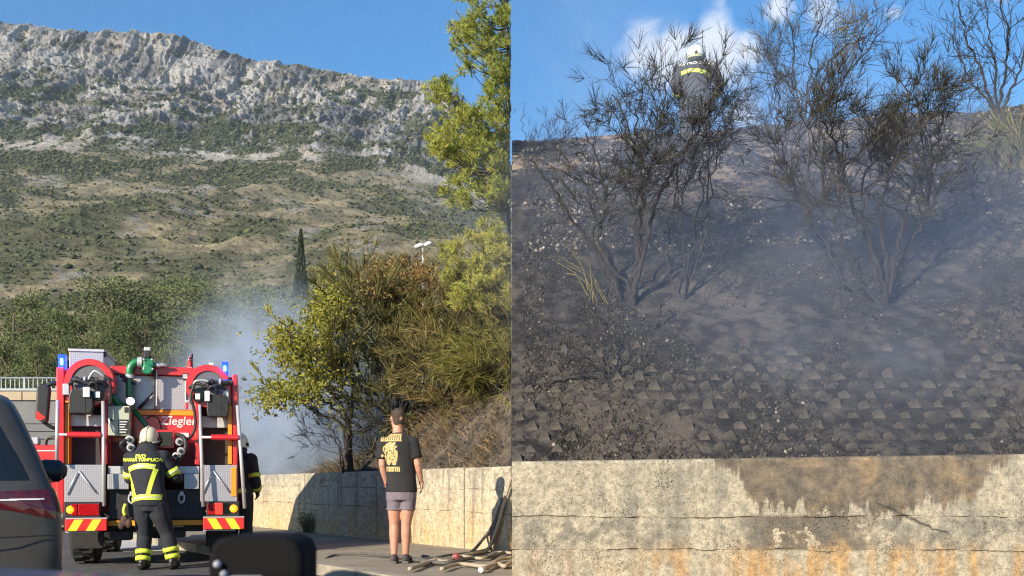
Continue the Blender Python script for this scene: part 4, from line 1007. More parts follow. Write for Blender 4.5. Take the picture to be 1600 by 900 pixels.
# ---- firefighters
def fire_person(name, loc, rz, label, J, helmet_mat, cloth, head_pitch=0.0, text=None, bands=True, helmet_yaw=0.0, wrap=None):
    root = empty(name, loc, rz, label, 'firefighter', 'firefighters at the scene')
    def body_fn(m):
        loft(m, torso_rings(J['hip'], J['waist'], J['chest'], J['sh'], J['neck']))
        m.tube([J['sh'], J['neck'], J['head'] + Vector((0, 0, -.03))], [.066, .058, .056], 14)
        head_fn(m, J['head'], helmet_yaw, head_pitch)
        for s, k in ((-1, 'L'), (1, 'R')):
            arm(m, J['S' + k], J['E' + k], J['W' + k]); leg(m, J['H' + k], J['K' + k], J['A' + k])
            hand(m, J['W' + k], (J['W' + k] - J['E' + k]), s, 1.08, .7)
    skin_surface('body', body_fn, m_skin, root, .009, 3)
    def jac(m):
        rr = torso_rings(J['hip'], J['waist'], J['chest'], J['sh'], J['neck'], .05, 1.0)
        rr[0] = (J['hip'] + Vector((0, 0, -.06)), .205, .165); rr[1] = (J['hip'] + Vector((0, 0, .04)), .205, .165); rr[2] = (J['waist'], .195, .158)
        rr[-1] = (J['neck'] + Vector((0, 0, .03)), .088, .09); rr[-2] = (J['sh'], .155, .12)
        loft(m, rr, 22)
        for k in 'LR': arm(m, J['S' + k], J['E' + k], lerp(J['E' + k], J['W' + k], .94), .034)
    jk = skin_surface('jacket', jac, cloth, root, .011, 4)
    def trs(m):
        loft(m, [(J['hip'] + Vector((0, 0, .05)), .175, .14), (J['hip'] + Vector((0, 0, -.06)), .185, .145), (J['hip'] + Vector((0, 0, -.13)), .165, .13)], 20)
        for k in 'LR': leg(m, J['H' + k], J['K' + k], J['A' + k] + Vector((0, 0, .03)), .034)
    skin_surface('trousers', trs, cloth, root, .011, 4)
    for s, k in ((-1, 'L'), (1, 'R')):
        A = J['A' + k]; gz = .0
        skin_surface('boot', lambda m: (loft(m, [(A + Vector((0, 0, .12)), .062, .07), (A + Vector((0, -.01, 0)), .055, .07), (Vector((A.x, A.y - .02, gz + .035)), .05, .075)], 14), loft(m, [(Vector((A.x, A.y - .10, gz + .045)), .03, .035), (Vector((A.x, A.y - .07, gz + .05)), .048, .048), (Vector((A.x, A.y + .08, gz + .048)), .05, .046), (Vector((A.x, A.y + .16, gz + .04)), .044, .036), (Vector((A.x, A.y + .20, gz + .034)), .02, .02)], 14)), m_boot, root, .010, 2)
        W, E = J['W' + k], J['E' + k]
        skin_surface('glove', lambda m: (hand(m, W, W - E, s, 1.2, .8), m.tube([lerp(E, W, .86), W + (W - E).normalized() * .03], [.046, .036], 12)), m_glove, root, .008, 2)
    # helmet: shell, brim, ridge, neck curtain
    M = Matrix.Translation(J['head']) @ Matrix.Rotation(helmet_yaw, 4, 'Z') @ Matrix.Rotation(head_pitch, 4, 'X')
    def hfn(m):
        q = MB(); loft(q, [((0, -.004, -.035), .108, .132), ((0, -.004, -.012), .112, .138), ((0, -.006, .04), .110, .134), ((0, -.008, .085), .098, .12), ((0, -.010, .120), .076, .094), ((0, -.012, .142), .045, .058), ((0, -.012, .150), .012, .016)], 28)
        m.add([M @ Vector(p) for p in q.v], q.f)
    hm = part('helmet', helmet_mat, root, hfn, smooth=True)
    def rim(m):
        q = MB(); loft(q, [((0, 0, -.045), .112, .136), ((0, .0, -.04), .124, .150), ((0, 0, -.028), .124, .150), ((0, 0, -.02), .110, .136)], 28); m.add([M @ Vector(p) for p in q.v], q.f)
    part('brim', helmet_mat, hm, rim, smooth=True)
    def ridge(m):
        q = MB(); q.tube(smooth_path([(0, -.142, -.01), (0, -.125, .075), (0, -.06, .142), (0, .05, .142), (0, .125, .06)], 5), .012, 8); m.add([M @ Vector(p) for p in q.v], q.f)
    part('ridge', helmet_mat, hm, ridge, smooth=True)
    def knob(m):
        q = MB(); q.lathe([(0, -.02), (.02, -.018), (.022, 0)], (0, -.142, -.018), 'y', 12); q.box(.1, .122, -.03, .03, -.03, .02); q.box(-.122, -.1, -.03, .03, -.03, .02); m.add([M @ Vector(p) for p in q.v], q.f)
    part('adjuster', m_blk, hm, knob)
    def curtain(m):
        q = MB(); loft(q, [((0, -.012, -.05), .104, .125), ((0, -.03, -.10), .105, .11), ((0, -.03, -.16), .115, .115)], 20); m.add([M @ Vector(p) for p in q.v], q.f)
    part('neck_curtain', cloth, hm, curtain, smooth=True)
    bv_ = bvh_of(jk)
    return root, jk, bv_
# firefighter working at the pump
k2 = 127.5
def pf(px, py, y=0.0): return Vector(((px - 262) / k2, y, (885 - py) / k2))
JF = dict(hip=pf(252, 778), waist=pf(249, 757, .03), chest=pf(243, 722, .10), sh=pf(242, 703, .16), neck=pf(242, 690, .19), head=pf(242, 681, .23),
          SL=pf(217, 713, .13), EL=pf(212, 745, .22), WL=pf(219, 760, .45), SR=pf(267, 711, .15), ER=pf(283, 741, .22), WR=pf(281, 745, .46),
          HL=pf(243, 787, 0), KL=pf(242, 832, .06), AL=pf(243, 871, -.02), HR=pf(264, 787, 0), KR=pf(276, 828, .08), AR=pf(286, 868, .06))
loc = P(262, 885, 12.55); loc.z = .0
ff1, jk1, bv1 = fire_person('firefighter', (loc.x, loc.y - .42, 0), 0, 'firefighter in ivory helmet bending over the pump at the back of the fire engine', JF, m_helm, m_turn, R(12))
# fit the figure: it stands nearer than the tail of the engine
for r_ in (ff1,): r_.scale = (.975, .975, .975)
xb = lambda px: (px - 262) / k2
zb = lambda py: (885 - py) / k2
back_ribbon('back_band', m_band, jk1, bv1, [(xb(218.5), zb(731)), (xb(230), zb(726.5)), (xb(246), zb(724)), (xb(263), zb(726))], .062)
back_ribbon('silver_strip', m_silv, jk1, bv1, [(xb(219), zb(731)), (xb(230), zb(726.7)), (xb(246), zb(724.3)), (xb(263), zb(726.2))], .018, .008)
back_ribbon('brace_band', m_band, jk1, bv1, [(xb(219), zb(735)), (xb(227), zb(752)), (xb(234), zb(770))], .055)
back_ribbon('brace_band', m_band, jk1, bv1, [(xb(264), zb(729)), (xb(260), zb(748)), (xb(257), zb(768))], .05)
back_ribbon('hem_band', m_band, jk1, bv1, [(xb(222), zb(781)), (xb(234), zb(775)), (xb(250), zb(772)), (xb(275), zb(772.5))], .066)
back_ribbon('silver_strip', m_silv, jk1, bv1, [(xb(223), zb(781)), (xb(234), zb(775.2)), (xb(250), zb(772.2)), (xb(274), zb(772.7))], .018, .008)
for s in 'LR':
    limb_band('sleeve_band', m_band, ff1, JF['S' + s], JF['E' + s], .60, .90, .086)
    limb_band('silver_strip', m_silv, ff1, JF['S' + s], JF['E' + s], .71, .79, .0875)
    limb_band('leg_band', m_band, ff1, JF['K' + s], JF['A' + s], .58, .74, .094, .100)
    limb_band('leg_band', m_band, ff1, JF['K' + s], JF['A' + s], .84, 1.0, .088, .094)
back_print('jacket_lettering', text_mesh('DVD', .062, .003, 0, 0), m_band, jk1, bv1, xb(240), zb(712))
back_print('jacket_lettering', text_mesh('MAKARA TOMBLICA', .052, .003, 0, 0), m_band, jk1, bv1, xb(239.5), zb(717))
# gloves and strap hung at the belt
part('belt_gloves', m_glove, ff1, lambda m: (ball(m, pf(219, 808, -.1), .05, .045, .075), ball(m, pf(213, 815, -.08), .04, .04, .06), ball(m, pf(226, 813, -.12), .04, .035, .055)), smooth=True)
part('belt_strap', m_band, ff1, lambda m: m.tube(smooth_path([pf(221, 783, -.12), pf(219, 793, -.14), pf(221, 800, -.13)], 4), .02, 8), smooth=True)

# second firefighter past the right corner of the engine
def pg(px, py, y=0.0): return Vector(((px - 378) / 116.0, y, (840 - py) / 116.0))
JG = dict(hip=pg(378, 745), waist=pg(378, 728), chest=pg(378, 700, .03), sh=pg(378, 691, .05), neck=pg(379, 690, .06), head=pg(383, 683, .08))
def std_joints(h=1.0, arms=.2):
    v = lambda x, y, z: Vector((x * h, y * h, z * h))
    return dict(hip=v(0, 0, .95), waist=v(0, .01, 1.12), chest=v(0, .01, 1.33), sh=v(0, .02, 1.47), neck=v(0, .03, 1.55), head=v(0, .05, 1.66),
                SL=v(-.20, .01, 1.43), EL=v(-.27, .0, 1.16), WL=v(-.22, .16, .98), SR=v(.20, .01, 1.43), ER=v(.27, .0, 1.16), WR=v(.22, .16, .98),
                HL=v(-.10, 0, .88), KL=v(-.11, .03, .49), AL=v(-.12, -.02, .10), HR=v(.10, 0, .88), KR=v(.11, .03, .49), AR=v(.13, .0, .10))
JS = std_joints(.93)
q_ = P(372, 840, 13.95)
ff2, jk2, bv2 = fire_person('firefighter', (q_.x, 13.95, 0), R(-14), 'firefighter half hidden behind the right corner of the fire engine', JS, m_helmw, m_turn)
for s in 'LR':
    limb_band('sleeve_band', m_band, ff2, JS['S' + s], JS['E' + s], .75, .95, .084); limb_band('sleeve_band', m_band, ff2, JS['E' + s], JS['W' + s], .6, .8, .075)
    limb_band('leg_band', m_band, ff2, JS['K' + s], JS['A' + s], .6, .75, .094, .1); limb_band('leg_band', m_band, ff2, JS['K' + s], JS['A' + s], .85, 1.0, .09, .095)
back_ribbon('hem_band', m_band, jk2, bv2, [(-.17, .92), (0, .90), (.17, .92)], .06)
# firefighter on the skyline of the burnt slope
JT = std_joints(.98)
JT['WL'] = Vector((-.18, .25, 1.02)); JT['WR'] = Vector((.24, .26, 1.0)); JT['ER'] = Vector((.30, .02, 1.15))
dq = 18.3; xq = (1087 - 800) / 1600 * dq
ff3, jk3, bv3 = fire_person('firefighter', (xq, dq, 8.82 - 1.77), R(-8), 'firefighter in white helmet standing on the skyline above the burnt slope', JT, m_helmw, m_turn2)
ff3.scale = (1.36, 1.25, 1.12); ff3.location.z = 8.82 - 1.98
back_ribbon('back_band', m_band, jk3, bv3, [(-.19, 1.285), (-.08, 1.30), (.05, 1.285), (.18, 1.235)], .062)
back_ribbon('silver_strip', m_silv, jk3, bv3, [(-.19, 1.285), (-.08, 1.30), (.05, 1.285), (.18, 1.235)], .018, .008)
for s in 'LR':
    limb_band('sleeve_band', m_band, ff3, JT['E' + s], JT['W' + s], .45, .65, .08); limb_band('leg_band', m_band, ff3, JT['K' + s], JT['A' + s], .6, .8, .095, .1)
part('face_shield', m_silv, ff3, lambda m: loft(m, [(JT['head'] + Vector((0, -.01, -.095)), .098, .12), (JT['head'] + Vector((0, -.01, -.05)), .112, .138)], 24), smooth=True)
back_print('jacket_lettering', text_mesh('VATROGASCI', .075, .002, 0, 0), m_whi, jk3, bv3, 0, 1.405)
part('radio_aerial', m_blk, ff3, lambda m: m.tube([JT['sh'] + Vector((.08, -.02, .05)), JT['sh'] + Vector((.09, -.04, .55))], .006, 6))
# ================================================================ CARS, HOSES, OVERPASS
m_grey = mat('dark_grey_car_paint', (.060, .057, .054), (.048, .045, .043), 3, rough=.4, metal=.2, coat=.2)
m_silver = mat('silver_car_paint', (.23, .235, .235), rough=.42, metal=.2, coat=.3)
def car_loft(m, secs, n=0):
    """secs: (y, [(half width, z), ...]) from rear to front, mirrored to a closed shell"""
    k = len(secs[0][1]); vs_ = []
    for y, pr in secs:
        for w, z in pr: vs_.append((w, y if not callable(y) else y(z), z))
        for w, z in reversed(pr): vs_.append((-w, y if not callable(y) else y(z), z))
    r = 2 * k
    fs_ = [(i * r + j, i * r + (j + 1) % r, (i + 1) * r + (j + 1) % r, (i + 1) * r + j) for i in range(len(secs) - 1) for j in range(r)]
    fs_ += [tuple(range(r))[::-1], tuple((len(secs) - 1) * r + j for j in range(r))]
    m.add(vs_, fs_)
def sec(w, z_lo, z_belt, z_top, wt):
    zs = [(w * .90, z_lo), (w * .97, z_lo + .12), (w, z_lo + (z_belt - z_lo) * .5), (w * .985, z_belt - .10), (w * .94, z_belt)]
    if z_top > z_belt + .02:
        zs += [(w * .94 - (w * .94 - wt) * .5, z_belt + (z_top - z_belt) * .5), (wt, z_top - .05), (wt * .90, z_top - .01), (wt * .5, z_top), (.02, z_top + .005)]
    else: zs += [(w * .9, z_belt + .02), (w * .8, z_belt + .035), (w * .6, z_belt + .045), (w * .3, z_belt + .05), (.02, z_belt + .052)]
    return zs
m_ctail = mat('dark_red_lamp_lens', (.10, .006, .008), (.05, .004, .005), 12, rough=.12, coat=.6)
def in_poly(x, z, poly):
    c = False; n = len(poly)
    for i in range(n):
        (x0, z0), (x1, z1) = poly[i], poly[i - 1]
        if (z0 > z) != (z1 > z) and x < (x1 - x0) * (z - z0) / (z1 - z0) + x0: c = not c
    return c
def patch(name, mt, parent, bv_, poly, off, n=170):
    '''a lens or pane that follows the shell, cut to an outline seen from behind'''
    xs_ = [a for a, b in poly]; zs_ = [b for a, b in poly]; x0, x1, z0, z1 = min(xs_), max(xs_), min(zs_), max(zs_); st_ = max(x1 - x0, z1 - z0) / n
    m = MB(); idx_ = {}
    def vert(i, k):
        if (i, k) not in idx_:
            h = bv_.ray_cast(Vector((x0 + i * st_, -3, z0 + k * st_)), Vector((0, 1, 0)))
            if not h[0]: idx_[(i, k)] = None
            else: idx_[(i, k)] = len(m.v); m.v.append(tuple(h[0] + h[1] * (off if h[1].y < 0 else -off)))
        return idx_[(i, k)]
    for i in range(int((x1 - x0) / st_) + 1):
        for k in range(int((z1 - z0) / st_) + 1):
            if in_poly(x0 + (i + .5) * st_, z0 + (k + .5) * st_, poly):
                q = [vert(i, k), vert(i + 1, k), vert(i + 1, k + 1), vert(i, k + 1)]
                if None not in q: m.f.append(tuple(q)); m.m.append(0)
    return m.build(name, mt, parent, smooth=True)
def make_car(name, loc, rz, label, paint, group=None):
    car = empty(name, loc, rz, label, 'car')
    tail = lambda a: (lambda z: a + .36 * max(0, (z - .95)) ** 1.1 + .12 * max(0, .55 - z))
    secs = [(tail(.0), sec(.86, .32, 1.02, 1.55, .60)), (tail(.06), sec(.90, .28, 1.02, 1.60, .64)), (.55, sec(.93, .24, 1.02, 1.64, .66)), (1.3, sec(.94, .22, 1.00, 1.67, .67)), (2.2, sec(.94, .22, .99, 1.66, .66)),
            (2.75, sec(.94, .22, .98, 1.55, .64)), (3.25, sec(.93, .22, .985, 1.18, .70)), (3.42, sec(.93, .22, .98, .98, .7)), (3.9, sec(.91, .24, .95, .95, .7)), (4.25, sec(.86, .28, .89, .89, .7)), (4.40, sec(.76, .34, .78, .78, .7))]
    bodyo = part('body', paint, car, lambda m: car_loft(m, secs), smooth=True)
    ss_ = bodyo.modifiers.new('round', 'SUBSURF'); ss_.levels = 2; ss_.render_levels = 2
    cm = bpy.data.meshes.new_from_object(bodyo.evaluated_get(bpy.context.evaluated_depsgraph_get())); cbv = BVHTree.FromPolygons([v.co.copy() for v in cm.vertices], [tuple(p.vertices) for p in cm.polygons]); bpy.data.meshes.remove(cm)
    # glass: rear screen, windscreen, side windows, laid just off the shell
    patch('rear_window', m_glass, car, cbv, [(-.70, 1.08), (.70, 1.08), (.64, 1.22), (.50, 1.50), (.46, 1.52), (-.46, 1.52), (-.50, 1.50), (-.64, 1.22)], .006)
    for s in (-1, 1):
        part('side_window', m_glass, car, lambda m: m.add([(s * w, y, z) for y, z, w in ((.75, 1.06, .905), (2.95, 1.04, .90), (2.55, 1.52, .70), (1.0, 1.54, .70))], [(0, 1, 2, 3) if s > 0 else (3, 2, 1, 0)]))
        tl = patch('tail_light', m_ctail, car, cbv, [(s * a, b) for a, b in ((.30, .94), (.30, 1.00), (.70, 1.02), (.925, 1.03), (.94, .93), (.84, .85), (.58, .91))], .008)
        patch('light_strip', m_whi, tl, cbv, [(s * a, b) for a, b in ((.30, .957), (.30, .966), (.78, .972), (.78, .963))], .013, 170)
        mo = skin_surface('door_mirror', lambda m: (loft(m, [((s * .92, 2.92, 1.10), .03, .05), ((s * 1.0, 2.9, 1.13), .07, .06), ((s * 1.06, 2.88, 1.15), .10, .085), ((s * 1.17, 2.88, 1.15), .095, .08), ((s * 1.225, 2.89, 1.14), .05, .05)], 14)), m_blk, car, .012, 3)
        part('mirror_glass', m_glass, mo, lambda m: m.add([(s * 1.03, 2.82, 1.09), (s * 1.19, 2.82, 1.09), (s * 1.19, 2.82, 1.17), (s * 1.03, 2.82, 1.175)], [(0, 1, 2, 3) if s > 0 else (3, 2, 1, 0)]))
        for y in (.85, 3.55):
            wh = part('wheel', m_rub, car, lambda m: m.lathe([(.20, -.11), (.31, -.11), (.335, -.09), (.335, .09), (.31, .11), (.2, .11)], (s * .83, y, .335), 'x', 30, False))
            part('rim', m_alu, wh, lambda m: m.lathe([(0, -.05), (.19, -.1), (.2, -.11), (.2, .11), (.19, .1), (0, .05)], (s * .83, y, .335), 'x', 20, False))
    part('bumper', m_blk, car, lambda m: m.add([(x, y - .012, z) for z in (.36, .5) for x, y in ((-.84, .10), (-.6, .0), (0, -.03), (.6, .0), (.84, .10))], [(i, i + 1, i + 6, i + 5) for i in range(4)]))
    part('body_crease', m_blk, car, lambda m: m.tube([(-.84, .02, .755), (-.5, -.03, .75), (0, -.045, .75), (.5, -.03, .75), (.84, .02, .755)], .004, 6))
    part('windscreen', m_glass, car, lambda m: m.add([(-.80, 3.31, 1.06), (.80, 3.31, 1.06), (.62, 2.76, 1.565), (-.62, 2.76, 1.565)], [(0, 1, 2, 3)]))
    return car
# grey car ahead on the left, cut by the frame
make_car('parked_car', (-3.42, 5.62, 0), R(30), 'dark grey car with red tail light at the left edge, black door mirror showing', m_grey)
# bonnet of the car the view is taken beside
own = make_car('parked_car', (-1.03, -2.95, 0), 0, 'silver car whose blurred bonnet edge runs along the bottom', m_silver)
own.scale = (1, 1, 1.03)
gd_ = empty('plastic_box', (-.276, 1.15, .990), 0, 'blurred black rounded plastic box standing on the silver bonnet', 'box')
part('case', mat('matt_black_case', (.006, .006, .007), rough=.85, spec=.15), gd_, lambda m: m.prism([(-.058, -.02), (.056, -.02), (.056, .03), (.050, .044), (.034, .05), (-.044, .05), (-.055, .042), (-.06, .02)], -.05, .05), bevel=.012)
gd_.scale = (.88, .9, .9)
for x, z in ((-.046, .018), (-.038, .006)): part('stud', m_alu, gd_, lambda m: m.lathe([(0, -.062), (.004, -.06), (.005, -.05)], (x, 0, z), 'y', 10), smooth=True)
part('foot', m_alu, gd_, lambda m: m.box(-.032, .01, -.06, -.045, -.02, .004), bevel=.003)

# ---- hoses on the pavement
m_pale = mat('pale_canvas_hose', (.42, .36, .27), (.33, .28, .21), 25, rough=.9, bump=.002, bscale=200)
m_ghose = mat('grey_hose', (.12, .115, .105), (.08, .078, .072), 15, rough=.8)
m_coup = mat('red_coupling', (.30, .06, .05), (.2, .05, .045), 20, rough=.5)
def ground_pt(px, py, z=.16):
    d = (EYE - z) * 1600 / (py - HOR); q = P(px, py, d); return q
def hose(pts, r, mt, label, ends=None, group='fire hoses on the pavement'):
    r = r * (.55 if mt is m_pale else .68)
    root = empty('fire_hose', pts[0], 0, label, 'hose', group)
    rw_ = random.Random(len(label)); pts = [Vector(p) + (Vector((rw_.gauss(0, .02), rw_.gauss(0, .03), 0)) if 0 < i < len(pts) - 1 and p.z < .4 else Vector((0, 0, 0))) for i, p in enumerate(pts)]
    o = part('hose', mt, root, lambda m: m.tube([p - Vector(pts[0]) for p in smooth_path(pts, 7)], r, 10), smooth=True)
    for which, c_mat, s_ in ends or ():
        path = smooth_path(pts, 7); p0 = path[0] if which == 0 else path[-1]; p1 = path[1] if which == 0 else path[-2]
        d = (p0 - p1).normalized()
        part('coupling', c_mat, root, lambda m: m.tube([p0 - d * .09 - Vector(pts[0]), p0 - d * .03 - Vector(pts[0]), p0 + d * .03 - Vector(pts[0])], [r * s_, r * s_ * 1.15, r * s_], 12))
    return root
G = ground_pt
wallp = lambda px, py, off=.12: (lambda d: P(px, py, d))(13.08 / (1 - .714 * (px - 800) / 1600 * -1) if False else (9.34 - .66 * 0 + 0) / (.714 + (px - 800) / 1600) - off) 
hose([G(505, 886, .02), G(510, 876, .10), G(522, 867, .14), G(560, 865), G(610, 868), G(660, 874), G(700, 868), G(745, 863)], .024, m_ghose, 'thin dark hose curling over the kerb left of the standing man')
hose([G(640, 889), G(665, 879), G(700, 872), G(740, 864), G(766, 858), wallp(777, 822), wallp(787, 786), wallp(799, 745)], .040, m_pale, 'thick pale hose running along the pavement then up against the wall')
hose([G(660, 869), G(700, 874), G(738, 864), wallp(755, 840), wallp(767, 826), wallp(780, 800), wallp(785, 778)], .030, m_ghose, 'grey hose looping low beside the wall')
hose([G(728, 866), G(762, 857), wallp(771, 838), wallp(774, 815), wallp(781, 792)], .034, m_ghose, 'short dark hose hanging in a loop under the upright hose')
hose([G(645, 874), G(690, 880), G(730, 873), G(765, 869), G(799, 859)], .034, m_ghose, 'dark flattened hose between the pale ones near the kerb')
hose([G(690, 889), G(722, 881), G(757, 884), G(778, 874), G(799, 871)], .038, m_pale, 'pale hose snaking nearest the kerb')
hose([G(752, 890), G(770, 881), G(785, 885), G(799, 878)], .040, m_pale, 'short pale hose bend at the right with a metal coupling', [(0, m_alu, 1.3)])
hose([G(655, 883, .15), G(672, 876), G(700, 877), G(722, 869), G(750, 872), G(772, 863), G(799, 864)], .032, m_pale, 'long pale hose starting beside the shoes of the standing man')
cp = empty('hose_coupling', G(713, 868, .2), 0, 'round reddish hose coupling lying among the hoses', 'coupling')
cp.scale = (.62, .62, .62)
part('shell', m_coup, cp, lambda m: m.lathe([(.03, -.06), (.065, -.05), (.075, 0), (.065, .05), (.03, .06)], (0, 0, -.02), 'x', 18), smooth=True)
for s in (-1, 1): part('lug', m_alu, cp, lambda m: m.box(s * .055 - .012, s * .055 + .012, -.03, .03, -.05, .01), bevel=.004)
# small weed at the wall foot
def weed(loc, label, n=60, h=.35, seed=1, cat='plant'):
    rr = random.Random(seed); root = empty('weed', loc, 0, label, cat); m = MB()
    for i in range(n):
        a = rr.uniform(0, 6.28); l = h * rr.uniform(.5, 1.1); s = rr.uniform(.1, .5)
        p = Vector((rr.gauss(0, .05), rr.gauss(0, .03), 0)); d = Vector((math.cos(a) * s, math.sin(a) * s, 1)).normalized()
        m.tube([p, p + d * l * .5, p + d * l + Vector((0, 0, -l * .1))], [.004, .003, .001], 3, False)
        for k in range(5):
            q = p + d * l * rr.uniform(.3, 1); u = Vector((rr.gauss(0, 1), rr.gauss(0, 1), rr.gauss(0, .5))).normalized() * .03; w_ = u.orthogonal().normalized() * .012
            m.add([q, q + u * .5 + w_, q + u, q + u * .5 - w_], [(0, 1, 2, 3)])
    m.build('leaves', mat('weed_leaf', (.12, .14, .06), (.18, .17, .09), 20, rough=.9), root)
q = wl_pt(4.9, -.10)
weed((q[0], q[1], .12), 'dry green weed growing at the foot of the roadside wall', 90, .42)

# ---- overpass behind the engine, left edge
m_conc = mat('grey_concrete', (.17, .175, .18), (.13, .135, .14), .5, rough=.9, bump=.01, bscale=3)
m_conc2 = mat('warm_concrete', (.40, .33, .23), (.34, .28, .20), .8, rough=.9)
m_galv = mat('galvanised_steel', (.20, .235, .27), (.16, .19, .22), 4, rough=.5, metal=.3)
OD = 33.0
op = empty('overpass', P(0, 720, OD), 0, 'grey concrete overpass with steel railing behind the fire engine', 'bridge'); op.location.z = 0
def oz(py): return EYE + (HOR - py) / 1600 * OD
part('side_wall', m_conc, op, lambda m: m.box(-8, 5.2, 0, 1.0, -.02, oz(626)))
for k, py in enumerate((652, 664, 676, 688)): part('wall_course', m_conc, op, lambda m: m.box(-8, 5.2, -.05, -.001, oz(py + 10), oz(py)), bevel=.01)
for k in range(9): part('parapet_panel', m_conc2, op, lambda m: m.box(-8 + k * 1.46, -8 + k * 1.46 + 1.43, -.08, .9, oz(625.6), oz(612)), bevel=.01)
part('top_rail', m_galv, op, lambda m: m.tube([(-8, .2, oz(590)), (5.2, .2, oz(590))], .035, 8)); part('bottom_rail', m_galv, op, lambda m: m.tube([(-8, .2, oz(607.5)), (5.2, .2, oz(607.5))], .03, 8))
part('guard_rail', m_galv, op, lambda m: (m.box(-8, 5.2, .06, .1, oz(610), oz(606.5))))
bm = MB(); bm.box(-.014, .014, .185, .215, oz(607.5), oz(590)); bme = bm.mesh('baluster'); bme.materials.append(m_galv)
for k in range(88):
    o = mesh_obj('baluster', bme, None, op); o.location.x = -7.9 + k * .148
pm = MB(); pm.box(-.035, .035, .16, .24, oz(612), oz(588.5)); pme = pm.mesh('post'); pme.materials.append(m_galv)
for k in range(7):
    o = mesh_obj('post', pme, None, op); o.location.x = -7.5 + k * 2.05
# red pick-up bed seen between the grey car and the engine
rv = empty('red_pickup', P(66, 745, 20), R(14), 'red vehicle with tools along its rail, between the grey car and the fire engine', 'truck'); rv.location.z = 0
def rz_(py): return EYE + (HOR - py) / 1600 * 20
part('bed', m_red, rv, lambda m: m.box(-1.1, .55, 0, 2.6, .55, rz_(695)), bevel=.03); part('rail', m_whi, rv, lambda m: m.box(-1.1, .55, -.012, -.001, rz_(705), rz_(703.5)))
part('tool_box', m_alu, rv, lambda m: m.box(-.25, -.08, .05, .3, rz_(694.5), rz_(683)), bevel=.02); part('coil', m_ghose, rv, lambda m: [ring_tube(m, (.15, .1 + .05 * k, rz_(692)), .12, .03, n=16) for k in range(3)], smooth=True)
part('canister', m_whi, rv, lambda m: m.lathe([(0, 0), (.09, 0), (.09, .14), (.04, .17), (0, .18)], (.38, .15, rz_(694.5)), 'z', 14)); part('cab', m_red, rv, lambda m: m.box(-1.05, .5, 2.65, 4.2, .5, rz_(690)), bevel=.1)
for x in (-1.0, .45):
    for y in (.5, 3.6):
        part('wheel', m_rub, rv, lambda m: m.lathe([(0, -.1), (.36, -.1), (.38, -.07), (.38, .07), (.36, .1), (0, .1)], (x, y, .38), 'x', 24))
# street lamp far behind the bushes
lp = empty('street_lamp', P(661, 745, 62), 0, 'grey street lamp with two curved heads above the scorched bushes', 'street lamp'); lp.location.z = 0
lz = lambda py: EYE + (HOR - py) / 1600 * 62
m_lamp_post = mat('pale_lamp_post', (.46, .48, .50), rough=.5)
part('pole', m_lamp_post, lp, lambda m: m.tube([(0, 0, 0), (0, 0, lz(388))], [.12, .07], 10), smooth=True)
for dx, dz, l in ((-.42, 0, .5), (.12, .1, .42)):
    a_ = part('arm', m_galv, lp, lambda m: m.tube(smooth_path([(0, 0, lz(392)), (dx * .3 + .0, 0, lz(387) + dz), (dx, -.1, lz(386.5) + dz)], 4), .04, 8), smooth=True)
    part('lamp_head', m_whi, a_, lambda m: loft(m, [((dx - .1, -.1, lz(386) + dz), .05, .03), ((dx + .08, -.1, lz(385) + dz), .12, .08), ((dx + l * .6, -.1, lz(383) + dz), .12, .10), ((dx + l, -.1, lz(382.5) + dz), .05, .05)], 12), smooth=True)
# ================================================================ VEGETATION
m_bark = mat('brown_bark', (.075, .055, .04), (.13, .10, .075), 6, rough=.95, bump=.01, bscale=20)
m_char = mat('charred_bark', (.012, .011, .011), (.045, .04, .037), 14, rough=.95, bump=.004, bscale=40)
m_ashw = mat('ashen_wood', (.30, .27, .235), (.14, .12, .105), 9, rough=.95)
m_twig = var_mat('scorched_twig', [(.016, .015, .014), (.034, .031, .026), (.058, .056, .038), (.18, .145, .08)], rough=.95)
m_straw = var_mat('dry_straw', [(.13, .085, .03), (.26, .17, .06), (.38, .28, .12)], rough=.9, trans=.15)
m_broom = var_mat('broom_green', [(.055, .07, .02), (.13, .145, .035), (.24, .22, .06), (.33, .26, .09)], rough=.9, trans=.2)
m_leafy = var_mat('scorched_yellow_leaf', [(.08, .10, .02), (.20, .22, .035), (.36, .34, .06), (.36, .27, .08)], rough=.8, trans=.25)
m_brown = var_mat('scorched_brown_leaf', [(.10, .055, .02), (.22, .13, .05), (.32, .24, .10)], rough=.9, trans=.15)
m_pine = var_mat('bright_pine_needle', [(.10, .13, .03), (.24, .29, .05), (.38, .41, .08), (.48, .43, .11)], rough=.7, trans=.3)
m_fpine = var_mat('forest_pine_needle', [(.055, .07, .028), (.125, .15, .06), (.22, .24, .10)], rough=.9, trans=.12)
m_fpale = var_mat('pale_pine_needle', [(.075, .095, .036), (.15, .175, .07), (.25, .27, .11)], rough=.9, trans=.15)
m_cyp = var_mat('cypress_leaf', [(.018, .026, .012), (.035, .048, .02), (.06, .075, .03)], rough=.9)

